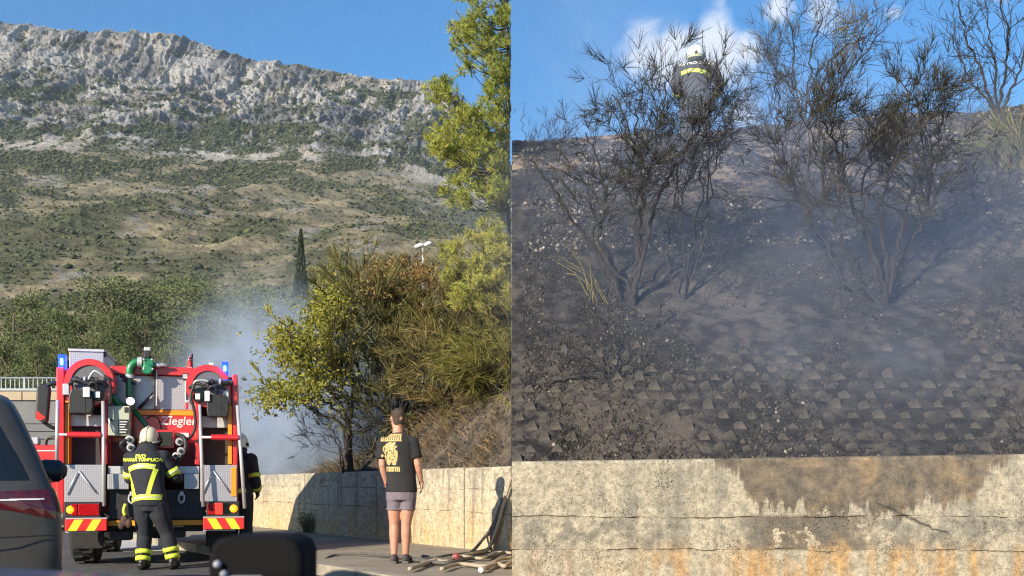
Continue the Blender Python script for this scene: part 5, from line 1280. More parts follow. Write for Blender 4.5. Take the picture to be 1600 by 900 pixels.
class Soup:
    """thin blades gathered with numpy: each a tapered strip from p along d"""
    def __init__(s): s.p = []; s.d = []; s.w = []; s.b = []; s.v = []
    def add(s, p, d, w, bend=0.0, var=.5): s.p.append(tuple(p)); s.d.append(tuple(d)); s.w.append(w); s.b.append(bend); s.v.append(var)
    def mesh(s, name, rng, tip=.25, clip=None):
        p = np.array(s.p); d = np.array(s.d); w = np.array(s.w)[:, None]; b = np.array(s.b)[:, None]; va = np.array(s.v)
        if clip is not None:
            k = (p[:, 0] < clip) & ((p + d)[:, 0] < clip); p, d, w, b, va = p[k], d[k], w[k], b[k], va[k]
        n = len(p); r = rng.normal(size=(n, 3)); side = np.cross(d, r); side /= np.linalg.norm(side, axis=1, keepdims=True) + 1e-9
        L = np.linalg.norm(d, axis=1, keepdims=True)
        mid = p + d * .55 + np.array([0, 0, 1.0]) * b * L * .35; end = p + d + np.array([0, 0, -1.0]) * np.abs(b) * L * .0
        V_ = np.stack([p - side * w / 2, p + side * w / 2, mid + side * w / 2, mid - side * w / 2, end + side * w / 2 * tip, end - side * w / 2 * tip], 1).reshape(-1, 3)
        o = (np.arange(n) * 6)[:, None, None]; F = (np.array([[0, 1, 2, 3], [3, 2, 4, 5]])[None] + o).reshape(-1, 4)
        return np_mesh(name, V_, F, np.repeat(va, 6))
def rvec(r): return Vector((r.gauss(0, 1), r.gauss(0, 1), r.gauss(0, 1))).normalized()
def wiggle(path, r, amp):
    out = [path[0]]
    for i, p in enumerate(path[1:], 1): out.append(p + rvec(r) * amp * min(1, i / 3))
    return out
def grow(m, p, d, L, r0, r, lift=.15, crook=.25, n=5, r1=.35, sides=5):
    pts = [Vector(p)]; d = d.normalized(); s = L / n
    for i in range(n):
        d = (d + rvec(r) * crook + Vector((0, 0, lift))).normalized(); pts.append(pts[-1] + d * s)
    m.tube(pts, [r0 * (1 - (1 - r1) * i / n) for i in range(n + 1)], sides, False)
    return pts, d
def shrub(name, label, stems, seed, bark, twig, cat='shrub', group=None, r0=.03, nsec=9, secL=.55, ntw=22, twL=.28, tww=.006, up=.6, droop=0.0, tw_var=(.2, .25), start=.35, extra=None, clip=None, sub=3, crook=.22, spread=1.0):
    """stems are world polylines (first point on the ground); branches off them carry sheaves of thin twigs"""
    r = random.Random(seed); rng_ = np.random.default_rng(seed); base = Vector(stems[0][0])
    root = empty(name, base, 0, label, cat, group)
    bm = MB(); tw = Soup()
    for st in stems:
        path = [Vector(p) - base for p in smooth_path(st, 6)]
        Ls = sum((path[i + 1] - path[i]).length for i in range(len(path) - 1)); path = wiggle(path, r, .030 * max(1, Ls / 2))
        n = len(path); rs = r0 * .48 * min(1.0, .45 + Ls * .28) * r.uniform(.8, 1.15)
        bm.tube(path, [rs * (1 - .75 * i / (n - 1)) for i in range(n)], 7, False)
        for k in range(nsec):
            f = start + (1 - start) * (k + r.random()) / nsec; i = min(n - 2, int(f * (n - 1)))
            t = (path[i + 1] - path[i]).normalized(); d = (t * .7 + rvec(r) * .8 * spread + Vector((0, 0, up * .5))).normalized()
            L2 = secL * r.uniform(.5, 1.2) * (1.15 - .45 * f)
            pts, de = grow(bm, path[i], d, L2, rs * (1 - .7 * f) * .55, r, up * .12, crook)
            for q in range(sub):
                j = r.randint(1, len(pts) - 1); d3 = ((pts[j] - pts[j - 1]).normalized() + rvec(r) * .7 * spread + Vector((0, 0, up * .4))).normalized()
                pts3, de3 = grow(bm, pts[j], d3, L2 * r.uniform(.35, .7), rs * (1 - .7 * f) * .28, r, up * .15, crook, 4, .3, 4)
                for z in range(ntw):
                    jj = r.choice(range(1, len(pts3))) if r.random() < .55 else len(pts3) - 1
                    dd = ((pts3[jj] - pts3[jj - 1]).normalized() + rvec(r) * .55 * spread + Vector((0, 0, up - droop))).normalized()
                    l = twL * r.uniform(.45, 1.25); tw.add(pts3[jj], dd * l, tww * r.uniform(.7, 1.3), r.uniform(-.2, .2), min(1, max(0, r.gauss(*tw_var))))
                    if r.random() < .5:
                        q0 = pts3[jj] + dd * l * .5; d5 = (dd + rvec(r) * .5).normalized(); tw.add(q0, d5 * l * .6, tww * .8, 0, min(1, max(0, r.gauss(*tw_var))))
    if extra: extra(bm, tw, base, r)
    if clip is not None:
        fk = [f for f in bm.f if all(bm.v[i][0] + base.x < clip for i in f)]; bm.f = fk; bm.m = [0] * len(fk)
    bm.build('branches', bark, root, smooth=True, kind='stuff' if clip is not None else None)
    mesh_obj('twigs', tw.mesh('twigs', rng_, clip=None if clip is None else clip - base.x), twig, root, kind='stuff')
    return root

# ---- burnt broom shrubs on the right hillside
def on_R(px, py, sink=.06): q = R_hit(px, py); q.z -= sink; return q
def stems_from(base_px, lst, depth, jitter=.5, seed=0, hit=on_R):
    r = random.Random(seed); b = hit(*base_px); out = []
    for pl in lst:
        dj = r.uniform(-jitter, jitter); pts = [b + Vector((r.uniform(-.014, .014), r.uniform(-.014, .014), 0))]
        for i, (x, y) in enumerate(pl): pts.append(P(x, y, b.y + dj * (i + 1) / len(pl)))
        out.append(pts)
    return out
A1 = stems_from((985, 478), [[(1000, 400), (992, 345), (1000, 280), (985, 215), (960, 150)], [(1003, 390), (1005, 320), (1020, 240), (1035, 170), (1045, 110)], [(975, 440), (935, 375), (945, 310), (935, 260), (915, 205)],
                         [(1012, 360), (1040, 290), (1070, 240), (1095, 190), (1110, 150)], [(990, 420), (1005, 340), (1008, 260), (995, 190), (1010, 120)]], 0, .7, 1)
shrub('burnt_shrub', 'tall burnt broom shrub in front of the firefighter on the slope', A1, 11, m_char, m_twig, group='burnt shrubs on the slope', r0=.050, nsec=13, secL=.62, ntw=17, twL=.21, tww=.0048, up=.32, tw_var=(.34, .22), start=.45, crook=.36, spread=1.35, sub=4)
A2 = stems_from((1068, 468), [[(1040, 400), (1050, 320), (1085, 260), (1110, 190), (1140, 150)], [(1070, 400), (1062, 330), (1080, 250), (1088, 180)], [(1085, 420), (1105, 340), (1105, 240), (1120, 180), (1150, 140)]], 0, .5, 2)
A2 += stems_from((1068, 468), [[(1085, 380), (1098, 280), (1085, 200), (1070, 150)], [(1090, 380), (1112, 290), (1118, 220), (1105, 160)]], 0, .5, 22)
shrub('burnt_shrub', 'thin bare burnt shrub just right of the tall one', A2, 12, m_char, m_twig, group='burnt shrubs on the slope', r0=.034, nsec=9, secL=.45, ntw=8, twL=.2, tww=.005, up=.3, tw_var=(.25, .15), start=.5, crook=.34, spread=1.35, sub=4)
B1 = stems_from((1385, 478), [[(1345, 440), (1310, 370), (1290, 300), (1270, 230), (1250, 170)], [(1400, 430), (1430, 370), (1455, 300), (1460, 230), (1475, 170)], [(1370, 420), (1340, 330), (1315, 260), (1300, 200), (1310, 150)],
                         [(1385, 400), (1375, 320), (1400, 250), (1415, 180), (1420, 120)], [(1330, 450), (1270, 350), (1240, 290), (1225, 230), (1215, 180)], [(1395, 420), (1420, 330), (1430, 250), (1440, 190), (1445, 140)], [(1375, 440), (1350, 370), (1350, 290), (1370, 220), (1350, 170)]], 0, .8, 3)
shrub('burnt_shrub', 'largest burnt broom shrub with dark forked stems at the middle of the slope', B1, 13, m_char, m_twig, group='burnt shrubs on the slope', r0=.058, nsec=14, secL=.62, ntw=19, twL=.21, tww=.0050, up=.32, tw_var=(.42, .22), start=.45, crook=.36, spread=1.35, sub=4)
C1 = stems_from((1255, 200), [[(1240, 150), (1215, 110), (1190, 75)], [(1240, 120), (1238, 60), (1225, 10)], [(1285, 140), (1300, 90), (1340, 60), (1370, 20)], [(1265, 130), (1270, 70), (1285, 20), (1290, -30)], [(1300, 150), (1330, 110), (1362, 70), (1390, 30)], [(1250, 150), (1210, 120), (1175, 112)]], 0, .6, 4)
def brown_tuft(bm, tw, base, r):
    for i in range(420):
        c = P(1325 + r.gauss(0, 16), 55 + r.gauss(0, 24), base.y + r.gauss(0, .25)) - base; d = (rvec(r) + Vector((0, 0, .3))).normalized() * r.uniform(.06, .16); tw.add(c, d, .012, 0, r.uniform(.75, 1.0))
shrub('burnt_shrub', 'leggy burnt shrub on the skyline with a clump of scorched brown leaves', C1, 14, m_char, m_twig, group='burnt shrubs on the slope', r0=.05, nsec=10, secL=.7, ntw=11, twL=.27, tww=.005, up=.35, tw_var=(.5, .25), start=.3, crook=.32, spread=1.2, extra=brown_tuft)
D1 = stems_from((1560, 172), [[(1570, 120), (1575, 60), (1565, 0), (1560, -50)], [(1535, 120), (1515, 70), (1500, 20), (1490, -30)], [(1555, 110), (1545, 50), (1540, -10)], [(1585, 130), (1605, 70), (1620, 10)], [(1520, 130), (1495, 80), (1480, 40)]], 0, .5, 5)
shrub('burnt_shrub', 'bare forked burnt shrub on the skyline at the right edge', D1, 15, m_char, m_twig, group='burnt shrubs on the slope', r0=.05, nsec=11, secL=.7, ntw=7, twL=.2, tww=.005, up=.3, tw_var=(.18, .12), start=.25, crook=.3, spread=1.2)
E1 = stems_from((1100, 470), [[(1130, 400), (1145, 370), (1148, 410)], [(1110, 430), (1120, 400), (1138, 350)]], 0, .3, 6)
shrub('burnt_shrub', 'two thin arched burnt stems right of the leaning shrubs', E1, 16, m_char, m_twig, group='burnt shrubs on the slope', r0=.02, nsec=3, secL=.3, ntw=3, twL=.15, tww=.005, up=.2, tw_var=(.1, .1), sub=1)
F1 = stems_from((958, 592), [[(945, 550), (925, 500), (915, 470)], [(955, 545), (945, 505), (930, 480)], [(935, 570), (900, 560), (870, 562)], [(985, 570), (1002, 555)], [(940, 565), (915, 530), (905, 510)], [(925, 588), (870, 598), (835, 615), (805, 640)]], 0, .2, 7)
shrub('burnt_shrub', 'small charred stump with bare branches low on the slope', F1, 17, m_char, m_twig, group='burnt shrubs on the slope', r0=.045, nsec=4, secL=.3, ntw=3, twL=.15, tww=.005, up=.2, tw_var=(.1, .1), start=.4, sub=1)
G1 = stems_from((1020, 515), [[(1025, 500), (1035, 470), (1015, 450)], [(1030, 505), (1045, 510)]], 0, .2, 8)
shrub('burnt_shrub', 'tiny charred root stub below the tall shrub', G1, 18, m_char, m_twig, group='burnt shrubs on the slope', r0=.05, nsec=2, secL=.2, ntw=2, twL=.1, tww=.005, up=.2, sub=1)
H1 = stems_from((825, 300), [[(822, 230), (816, 190), (820, 160)], [(835, 262), (845, 240), (875, 222)]], 0, .3, 9)
shrub('burnt_shrub', 'sparse bare burnt shrub at the left end of the slope crest', H1, 19, m_char, m_twig, group='burnt shrubs on the slope', r0=.026, nsec=3, secL=.25, ntw=2, twL=.12, tww=.005, up=.3, tw_var=(.1, .1), start=.4, sub=1)
H2 = stems_from((972, 470), [[(950, 420), (920, 372), (888, 332), (852, 280), (828, 250)], [(925, 378), (948, 320), (940, 270)]], 0, .4, 39)
shrub('burnt_shrub', 'bare leaning charred stem forking out to the left of the tall shrub', H2, 39, m_char, m_twig, group='burnt shrubs on the slope', r0=.05, nsec=6, secL=.35, ntw=3, twL=.15, tww=.005, up=.25, tw_var=(.15, .12), start=.4, sub=1)
I1 = stems_from((1470, 345), [[(1510, 320), (1560, 318), (1605, 290)], [(1500, 300), (1545, 280), (1590, 262)], [(1490, 310), (1480, 280), (1490, 255)], [(1520, 330), (1540, 305), (1570, 275)]], 0, .5, 10)
shrub('burnt_shrub', 'low spreading burnt branches near the right edge of the slope', I1, 20, m_char, m_twig, group='burnt shrubs on the slope', r0=.036, nsec=8, secL=.5, ntw=7, twL=.22, tww=.006, up=.3, tw_var=(.35, .25), start=.15)
for j, (bx, by, sd) in enumerate(((860, 262, 1), (1195, 240, 2), (1150, 215, 3), (1420, 250, 4), (1530, 215, 5))):
    rr = random.Random(sd); S = stems_from((bx, by), [[(bx + rr.uniform(-25, 25), by - 25), (bx + rr.uniform(-45, 45), by - rr.uniform(45, 80))] for _ in range(4)], 0, .4, 20 + j)
    shrub('burnt_shrub', ('small wispy burnt shrub below the left end of the crest', 'small wispy burnt shrub just left of the largest one, under the crest', 'small wispy burnt shrub right of the firefighter on the crest', 'small wispy burnt shrub behind the right stems of the largest one', 'small wispy burnt shrub beside the straw tuft')[j], S, 30 + j, m_char, m_twig, group='burnt shrubs on the slope', r0=.018, nsec=5, secL=.35, ntw=5, twL=.2, tww=.005, up=.4, tw_var=(.15, .15))
# surviving tufts
def tuft(name, loc, label, n, h, seed, mt, lean=Vector((0, 0, 0)), w=.007, var=(.5, .25), spread=.6, cat='grass tuft', clip=None):
    r = random.Random(seed); rng_ = np.random.default_rng(seed); s = Soup()
    for i in range(n):
        d = (Vector((r.gauss(0, spread), r.gauss(0, spread), 1)) + lean).normalized(); l = h * r.uniform(.5, 1.15); p = Vector((r.gauss(0, .10), r.gauss(0, .08), 0))
        s.add(p, d * l * .6, w, 0, min(1, max(0, r.gauss(*var)))); s.add(p + d * l * .6, (d + Vector((d.x * .5, d.y * .5, -.45))).normalized() * l * .5, w * .8, 0, min(1, max(0, r.gauss(*var))))
    root = empty(name, loc, 0, label, cat); mesh_obj('blades', s.mesh('blades', rng_, .2, None if clip is None else clip - loc[0]), mt, root); return root
tuft('grass_tuft', on_R(1590, 262), 'green and straw coloured grass tuft at the right edge below the skyline', 420, 1.0, 5, m_broom, Vector((-.35, 0, .1)), .010, (.55, .3), .55)
tuft('grass_tuft', on_R(935, 470), 'pale green grass tuft at the foot of the tall shrub', 20, .85, 6, m_broom, Vector((-.45, 0, .2)), .008, (.75, .15), .4)
tuft('grass_tuft', on_R(1440, 340), 'pale wisp of grass hanging in the largest shrub', 26, .6, 7, m_broom, Vector((-.3, 0, .2)), .008, (.8, .15), .6)

# ---- concrete studs of the slope paving
m_stud = mat('sooty_concrete_stud', (.04, .036, .033), (.10, .087, .074), 6, rough=.95, bump=.006, bscale=40)
m_stud2 = mat('bare_concrete_stud', (.07, .061, .051), (.036, .033, .03), 7, rough=.95, bump=.006, bscale=40)
meshes = []
for v in range(6):
    rr = random.Random(v); m = MB(); h = .066 * rr.uniform(.75, 1.15); b = .048
    j = lambda: rr.uniform(-.008, .008)
    m.add([(-b * 1.25, -b, -.03), (b * 1.25, -b, -.03), (b * 1.25, b, -.03), (-b * 1.25, b, -.03), (-b * 1.15 + j(), -b * .8, .002), (b * 1.15 + j(), -b * .8, .002), (b * 1.15, b * .8, .002), (-b * 1.15, b * .8, .002), (-.012 + j(), j(), h), (.014 + j(), j() + .005, h * .97)],
          [(0, 1, 5, 4), (1, 2, 6, 5), (2, 3, 7, 6), (3, 0, 4, 7), (4, 5, 9, 8), (5, 6, 9), (6, 7, 8, 9), (7, 4, 8), (3, 2, 1, 0)])
    me = m.mesh('paving_stud'); me.materials.append(m_stud if v < 4 else m_stud2); meshes.append(me)
rr = random.Random(77); cand = []
for i in range(34):
    for k in range(40):
        d = WD + .33 + i * .118; x = (k + .5 * (i % 2)) * .247 + .06
        px = 800 + x / d * 1600; z = float(Rz(x, d)); py = HOR - (z - EYE) / d * 1600
        if px > 1640: continue
        patch = float(fbm(x / .9, d / 1.1, 123, 3))
        strip = 1395 < px < 1500 and py > 420
        near = sstep(540, 690, py); keep = patch + .16 * near
        if px > 1480 and 290 < py < 400: keep = .8
        elif py < 540: keep = 0 if px < 1500 else patch - .1
        if strip: keep -= .16
        if py > 585: keep = .47 + .3 * (patch - .34)
        if strip: keep -= .10
        if keep > .50 + (0.03 if py > 600 else .08) - .09: cand.append((py, x, d, z))
cand.sort(reverse=True)
for py, x, d, z in cand[:300]:
    o = mesh_obj('paving_stud', rr.choice(meshes), None, hillside); e = .12
    o.location = (x + rr.uniform(-.015, .015), d, z - rr.uniform(-.006, .020)); sl_ = math.atan((float(Rz(x, d + e)) - float(Rz(x, d - e))) / (2 * e))
    o.rotation_euler = (sl_ * .78, rr.uniform(-.05, .05), rr.uniform(-.12, .12)); s_ = rr.uniform(.85, 1.15); o.scale = (s_, s_, s_ * rr.uniform(.8, 1.1))
# burnt litter and chips strewn over both slopes: uncountable
def litter(name, label, fn_z, sampler, n, seed, s0=.02, whiteness=3.4):
    rng_ = np.random.default_rng(seed); x, d = sampler(rng_, n); z = fn_z(x, d)
    tet = np.array([(1, 0, -.3), (-.6, .8, -.25), (-.5, -.9, -.3), (.1, .05, .55)])
    sz = s0 * (0.4 + rng_.gamma(1.6, .45, len(x)))
    a = rng_.uniform(0, 6.28, len(x)); ca_, sa_ = np.cos(a), np.sin(a); t = tet[None] * rng_.uniform(.4, 1.3, (len(x), 4, 3))
    vx = t[..., 0] * ca_[:, None] - t[..., 1] * sa_[:, None]; vy = t[..., 0] * sa_[:, None] + t[..., 1] * ca_[:, None]
    V_ = np.stack([x[:, None] + vx * sz[:, None], d[:, None] + vy * sz[:, None], z[:, None] + t[..., 2] * sz[:, None] + .25 * sz[:, None] + vy * sz[:, None] * .6], -1).reshape(-1, 3)
    F = (np.array([(0, 1, 3), (1, 2, 3), (2, 0, 3), (0, 2, 1)])[None] + (np.arange(len(x)) * 4)[:, None, None]).reshape(-1, 3)
    var = np.repeat(np.clip(rng_.beta(1.0, whiteness, len(x)), 0, 1), 4)
    return tag(mesh_obj(name, np_mesh(name, V_, F, var), m_chip), label, kind='stuff')
m_chip = var_mat('ash_and_stone_chip', [(.02, .019, .019), (.06, .054, .048), (.20, .165, .125), (.46, .42, .37)], rough=1.0)
def samp_R(rg, n):
    d = WD + .3 + 8.3 * rg.uniform(0, 1, n) ** 1.1; x = rg.uniform(.02, 1, n) * d * .54; k = fbm(x / .55, d / .7, 131, 4) + rg.normal(0, .05, n) > .47 + .09 * sstep(11.4, 10.8, d); return x[k], d[k]
litter('burnt_litter', 'burnt litter, ash and stone chips strewn over the hillside', Rz, samp_R, 110000, 5, .0105)
def samp_U(rg, n):
    d = 12.6 + 4.6 * rg.uniform(0, 1, n); x = rg.uniform(.02, 1, n) * d * .54; k = fbm(x / .8, d / .9, 133, 4) + rg.normal(0, .04, n) > .50; return x[k], d[k]
litter('pale_stones', 'pale stones and scorched earth clods on the upper slope', Rz, samp_U, 26000, 15, .022, 1.6)
def stubble():
    rg = np.random.default_rng(44); x, d = samp_R(rg, 22000); z = Rz(x, d); s = Soup(); n = len(x); q = rg.normal(0, .45, (n, 2)); h = rg.uniform(.03, .11, n) * (0.5 + fbm(x / .5, d / .5, 135, 3)); v = rg.beta(1, 3, n)
    for i in range(n): s.add((x[i], d[i], z[i] - .01), (q[i, 0] * h[i], q[i, 1] * h[i], h[i]), .004, 0, v[i])
    tag(mesh_obj('charred_stubble', s.mesh('charred_stubble', rg, .4), m_twig), 'charred grass stubble over the burnt slope', kind='stuff')
stubble()
def samp_L(rg, n):
    a = rg.uniform(-1.5, 9, n); s = .25 + 5 * rg.uniform(0, 1, n); x = WA.x + WU.x * a + WN.x * s; d = WA.y + WU.y * a + WN.y * s; k = x < -.06; return x[k], d[k]
litter('burnt_litter', 'ash and burnt litter on the bank above the roadside wall', Lz, samp_L, 24000, 6, .016)

# ---- scorched trees on the left bank
def on_L(px, py): q = L_hit(px, py); q.z -= .06; return q
CLIP = -.012
T1 = stems_from((548, 700), [[(540, 650), (505, 600), (470, 560), (440, 500)], [(545, 650), (530, 590), (515, 520), (505, 460)], [(535, 670), (490, 640), (450, 620), (415, 612)], [(550, 640), (545, 560), (535, 490)], [(540, 660), (500, 620), (480, 580), (490, 540)]], 0, .9, 31, on_L)
def leaf_balls(spots, n, size, var, w=.03):
    def f(bm, tw, base, r):
        for px, py, sx, sy in spots:
            for k in range(n):
                c0 = P(px + r.gauss(0, sx), py + r.gauss(0, sy), base.y + r.gauss(0, .45)) - base
                for q in range(5):
                    d = rvec(r) * size * r.uniform(.6, 1.3); tw.add(c0 + rvec(r) * size * .9, d, w * r.uniform(.6, 1.2), r.uniform(-.3, .3), min(1, max(0, r.gauss(*var))))
    return f
shrub('scorched_tree', 'low tree with yellowed leaves leaning over the smoke, left end of the bank', T1, 41, m_char, m_leafy, 'tree', 'scorched trees on the bank', r0=.06, nsec=9, secL=.55, ntw=18, twL=.10, tww=.017, up=.35, tw_var=(.5, .22), start=.4,
      extra=leaf_balls([(520, 475, 18, 22), (455, 535, 22, 14), (475, 555, 26, 18), (505, 500, 16, 18), (440, 615, 24, 12), (500, 590, 22, 22)], 420, .055, (.48, .24), .024))
T2 = stems_from((615, 690), [[(605, 620), (590, 550), (570, 480), (560, 440)], [(620, 620), (620, 550), (640, 480), (650, 440)], [(600, 640), (560, 580), (530, 520)], [(630, 630), (665, 570), (690, 510)], [(615, 620), (600, 530), (610, 450)], [(610, 650), (570, 610), (540, 580)], [(640, 600), (600, 500), (560, 450), (545, 432)]], 0, .9, 32, on_L)
shrub('scorched_tree', 'dense scorched bush of brown twigs behind the standing man', T2, 42, m_char, var_mat('brown_olive_twig', [(.05, .04, .02), (.13, .12, .045), (.21, .20, .07), (.17, .18, .06)], rough=.9, trans=.1), 'tree', 'scorched trees on the bank', r0=.055, nsec=15, secL=.75, ntw=26, twL=.30, tww=.010, up=.3, tw_var=(.42, .26), start=.25, spread=1.15)
T3_ = stems_from((655, 660), [[(650, 590), (640, 520), (640, 460), (630, 420)], [(660, 590), (670, 520), (660, 450)], [(640, 600), (610, 500), (600, 430)]], 0, .7, 33, on_L)
shrub('scorched_tree', 'scorched tree whose brown leafy top stands below the street lamp', T3_, 43, m_char, m_brown, 'tree', 'scorched trees on the bank', r0=.05, nsec=9, secL=.5, ntw=9, twL=.16, tww=.02, up=.4, tw_var=(.5, .3), start=.45,
      extra=leaf_balls([(600, 425, 16, 14), (640, 440, 22, 12), (660, 425, 10, 8), (575, 450, 14, 10)], 150, .05, (.6, .3), .02))
T4 = stems_from((745, 610), [[(735, 560), (720, 510), (715, 460)], [(750, 560), (760, 500), (770, 440)], [(740, 570), (700, 530), (680, 490)], [(755, 570), (785, 530), (795, 480)], [(745, 550), (745, 480), (755, 420)], [(750, 580), (790, 560), (798, 540)]], 0, .7, 34, on_L)
shrub('scorched_tree', 'bushy green and yellow broom on the bank under the pine', T4, 44, m_char, m_broom, 'tree', 'scorched trees on the bank', r0=.045, nsec=15, secL=.75, ntw=28, twL=.30, tww=.0075, up=.3, tw_var=(.45, .26), start=.2, clip=CLIP, spread=1.1)
for j, (bx, by, l, n, h) in enumerate(((725, 590, 'drooping tuft of dry straw hanging over the burnt bank', 420, 1.0), (770, 560, 'dry straw tuft at the right end of the bank', 320, .9), (690, 575, 'dry straw tuft left of the drooping one', 220, .7))):
    tuft('straw_tuft', on_L(bx, by) + Vector((0, 0, .12)), l, n, h, 60 + j, m_straw, Vector((-.5, -.35, -.45)), .008, (.5, .25), .7, clip=CLIP)
T7 = stems_from((700, 640), [[(690, 590), (675, 540), (670, 490)], [(705, 590), (720, 540), (725, 480)], [(690, 610), (655, 570), (640, 540)], [(715, 600), (750, 570), (765, 545)], [(700, 590), (695, 520), (690, 450)]], 0, .6, 37, on_L)
shrub('scorched_tree', 'olive brown broom bush on the bank right of the standing man', T7, 47, m_char, var_mat('olive_straw_twig', [(.06, .045, .022), (.15, .125, .05), (.25, .22, .08), (.36, .27, .12)], rough=.9, trans=.15), 'tree', 'scorched trees on the bank', r0=.045, nsec=16, secL=.7, ntw=24, twL=.26, tww=.0075, up=.15, tw_var=(.5, .25), start=.1, clip=CLIP, spread=1.3)
T8 = stems_from((775, 620), [[(770, 580), (760, 550), (755, 520)], [(780, 580), (790, 550), (793, 500)], [(770, 600), (745, 585), (725, 575)], [(785, 600), (795, 585), (797, 575)]], 0, .5, 38, on_L)
shrub('scorched_tree', 'low dry golden bush at the right end of the bank', T8, 48, m_char, m_broom, 'tree', 'scorched trees on the bank', r0=.04, nsec=14, secL=.6, ntw=34, twL=.26, tww=.0075, up=.05, tw_var=(.55, .25), start=.1, clip=CLIP, spread=1.3)
# pale fallen branches on the ash
T5 = stems_from((600, 705), [[(610, 670), (625, 640), (635, 610)], [(590, 690), (575, 670), (600, 650), (570, 645)], [(585, 705), (560, 715), (530, 722)], [(605, 680), (650, 660), (680, 640)], [(595, 690), (610, 660), (590, 655)]], 0, .6, 35, on_L)
fb = shrub('fallen_branches', 'ash white fallen branches tangled on the burnt bank', T5, 45, m_ashw, m_twig, 'branches', r0=.035, nsec=9, secL=.55, ntw=4, twL=.25, tww=.008, up=.1, tw_var=(.9, .1), start=.1, crook=.4)
fb.children[0]['kind'] = 'stuff'
T6 = stems_from((540, 715), [[(525, 690), (500, 680), (470, 672)], [(530, 690), (500, 655), (495, 640)], [(545, 690), (560, 660), (555, 640)]], 0, .5, 36, on_L)
shrub('burnt_shrub', 'bare charred bush at the left foot of the bank above the wall', T6, 46, m_char, m_twig, group='burnt shrubs on the bank', r0=.03, nsec=9, secL=.5, ntw=8, twL=.22, tww=.006, up=.2, tw_var=(.15, .12), start=.2)

def dry_grass():
    rg = np.random.default_rng(71); n = 26000; a = rg.uniform(-1.4, 6, n); s_ = .3 + 4.2 * rg.uniform(0, 1, n); x = WA.x + WU.x * a + WN.x * s_; d = WA.y + WU.y * a + WN.y * s_
    k = (x < -.15) & (fbm(x / .5, d / .5, 141, 3) + rg.normal(0, .05, n) > .44 + .05 * (a > 2)); x, d = x[k], d[k]; z = Lz(x, d); s = Soup(); h = rg.uniform(.08, .30, len(x)); q = rg.normal(0, .35, (len(x), 3)); v = np.clip(rg.beta(1.3, 1.6, len(x)), 0, 1)
    for i in range(len(x)): s.add((x[i], d[i], z[i] - .01), ((-.55 + q[i, 0]) * h[i], (-.35 + q[i, 1]) * h[i], (.25 + abs(q[i, 2])) * h[i]), .006, .3, v[i])
    tag(mesh_obj('dry_grass', s.mesh('dry_grass', rg, .3), var_mat('scorched_straw', [(.03, .024, .018), (.10, .075, .04), (.24, .17, .08), (.40, .30, .15)], rough=.95)), 'scorched straw covering the burnt bank', kind='stuff')
dry_grass()

# ---- the bright pine at the top right of the left half
def pine_needles(s, p, d, L, r, n, nl, w, var):
    """a brush of needles along a shoot"""
    for i in range(n):
        f = i / n; q = p + d * L * f; v = (d * .9 + rvec(r) * .75).normalized(); s.add(q, v * nl * r.uniform(.7, 1.2), w, 0, min(1, max(0, r.gauss(*var))))
def big_pine():
    r = random.Random(5); rng_ = np.random.default_rng(5); base = on_L(790, 590); base.x = -.14
    root = empty('pine_tree', base, 0, 'bright green pine rising out of the frame at the end of the bank', 'tree')
    bm = MB(); s = Soup()
    top = P(788, -160, base.y + .2)
    trunk = smooth_path([base, P(795, 400, base.y + .5), P(794, 250, base.y + .6), P(795, 60, base.y + .6), top], 6)
    bm.tube([p - base for p in trunk], [.035 - .025 * i / (len(trunk) - 1) for i in range(len(trunk))], 9)
    edge = [(-120, 740), (-40, 735), (10, 722), (60, 716), (95, 712), (130, 685), (150, 672), (180, 690), (210, 690), (250, 686), (280, 700), (310, 712), (340, 735), (370, 745), (385, 700), (410, 690), (440, 690), (470, 720)]
    ey, ex = zip(*edge)
    k = 0
    while k < 500:
        py = r.uniform(-120, 480); px = r.uniform(668, 800); lim = float(np.interp(py, ey, ex)) + 14 * math.sin(py / 13.0) + r.gauss(0, 5)
        if px < lim or (325 < py < 372 and r.random() < .65) or (lim + 25 < px < 765 and vnoise(px / 26.0, py / 30.0, 7) < .30): continue
        k += 1; dz = r.uniform(-1.2, 1.0); tip = P(px, py, base.y + dz)
        i = min(len(trunk) - 2, max(0, int((1 - (py + 130) / 750) * (len(trunk) - 1)))); start = trunk[i] + Vector((0, dz * .2, -.25))
        mid = lerp(start, tip, .55) + Vector((0, 0, -.16)); path = smooth_path([start, mid, tip], 5)
        if k % 2 == 0: bm.tube([p - base for p in path], [.013 * (1 - .8 * q / (len(path) - 1)) for q in range(len(path))], 5, False)
        warm = .80 if py > 360 else (.60 if py > 180 else .50); warm += r.gauss(0, .10)
        for q in range(8):
            d = (Vector((-.35, r.gauss(0, .3), .55)) + rvec(r) * .75).normalized(); L = r.uniform(.06, .15); a = tip + rvec(r) * .07
            bm.tube([tip - base, a + d * L - base], [.004, .0015], 3, False); pine_needles(s, a - base, d, L, r, 24, .072, .0062, (warm, .17))
    bm.f = [f for f in bm.f if all(bm.v[i][0] + base.x < CLIP for i in f)]; bm.m = [0] * len(bm.f)
    bm.build('trunk', m_bark, root, smooth=True); mesh_obj('crown', s.mesh('crown', rng_, .3, CLIP - base.x), m_pine, root)
big_pine()

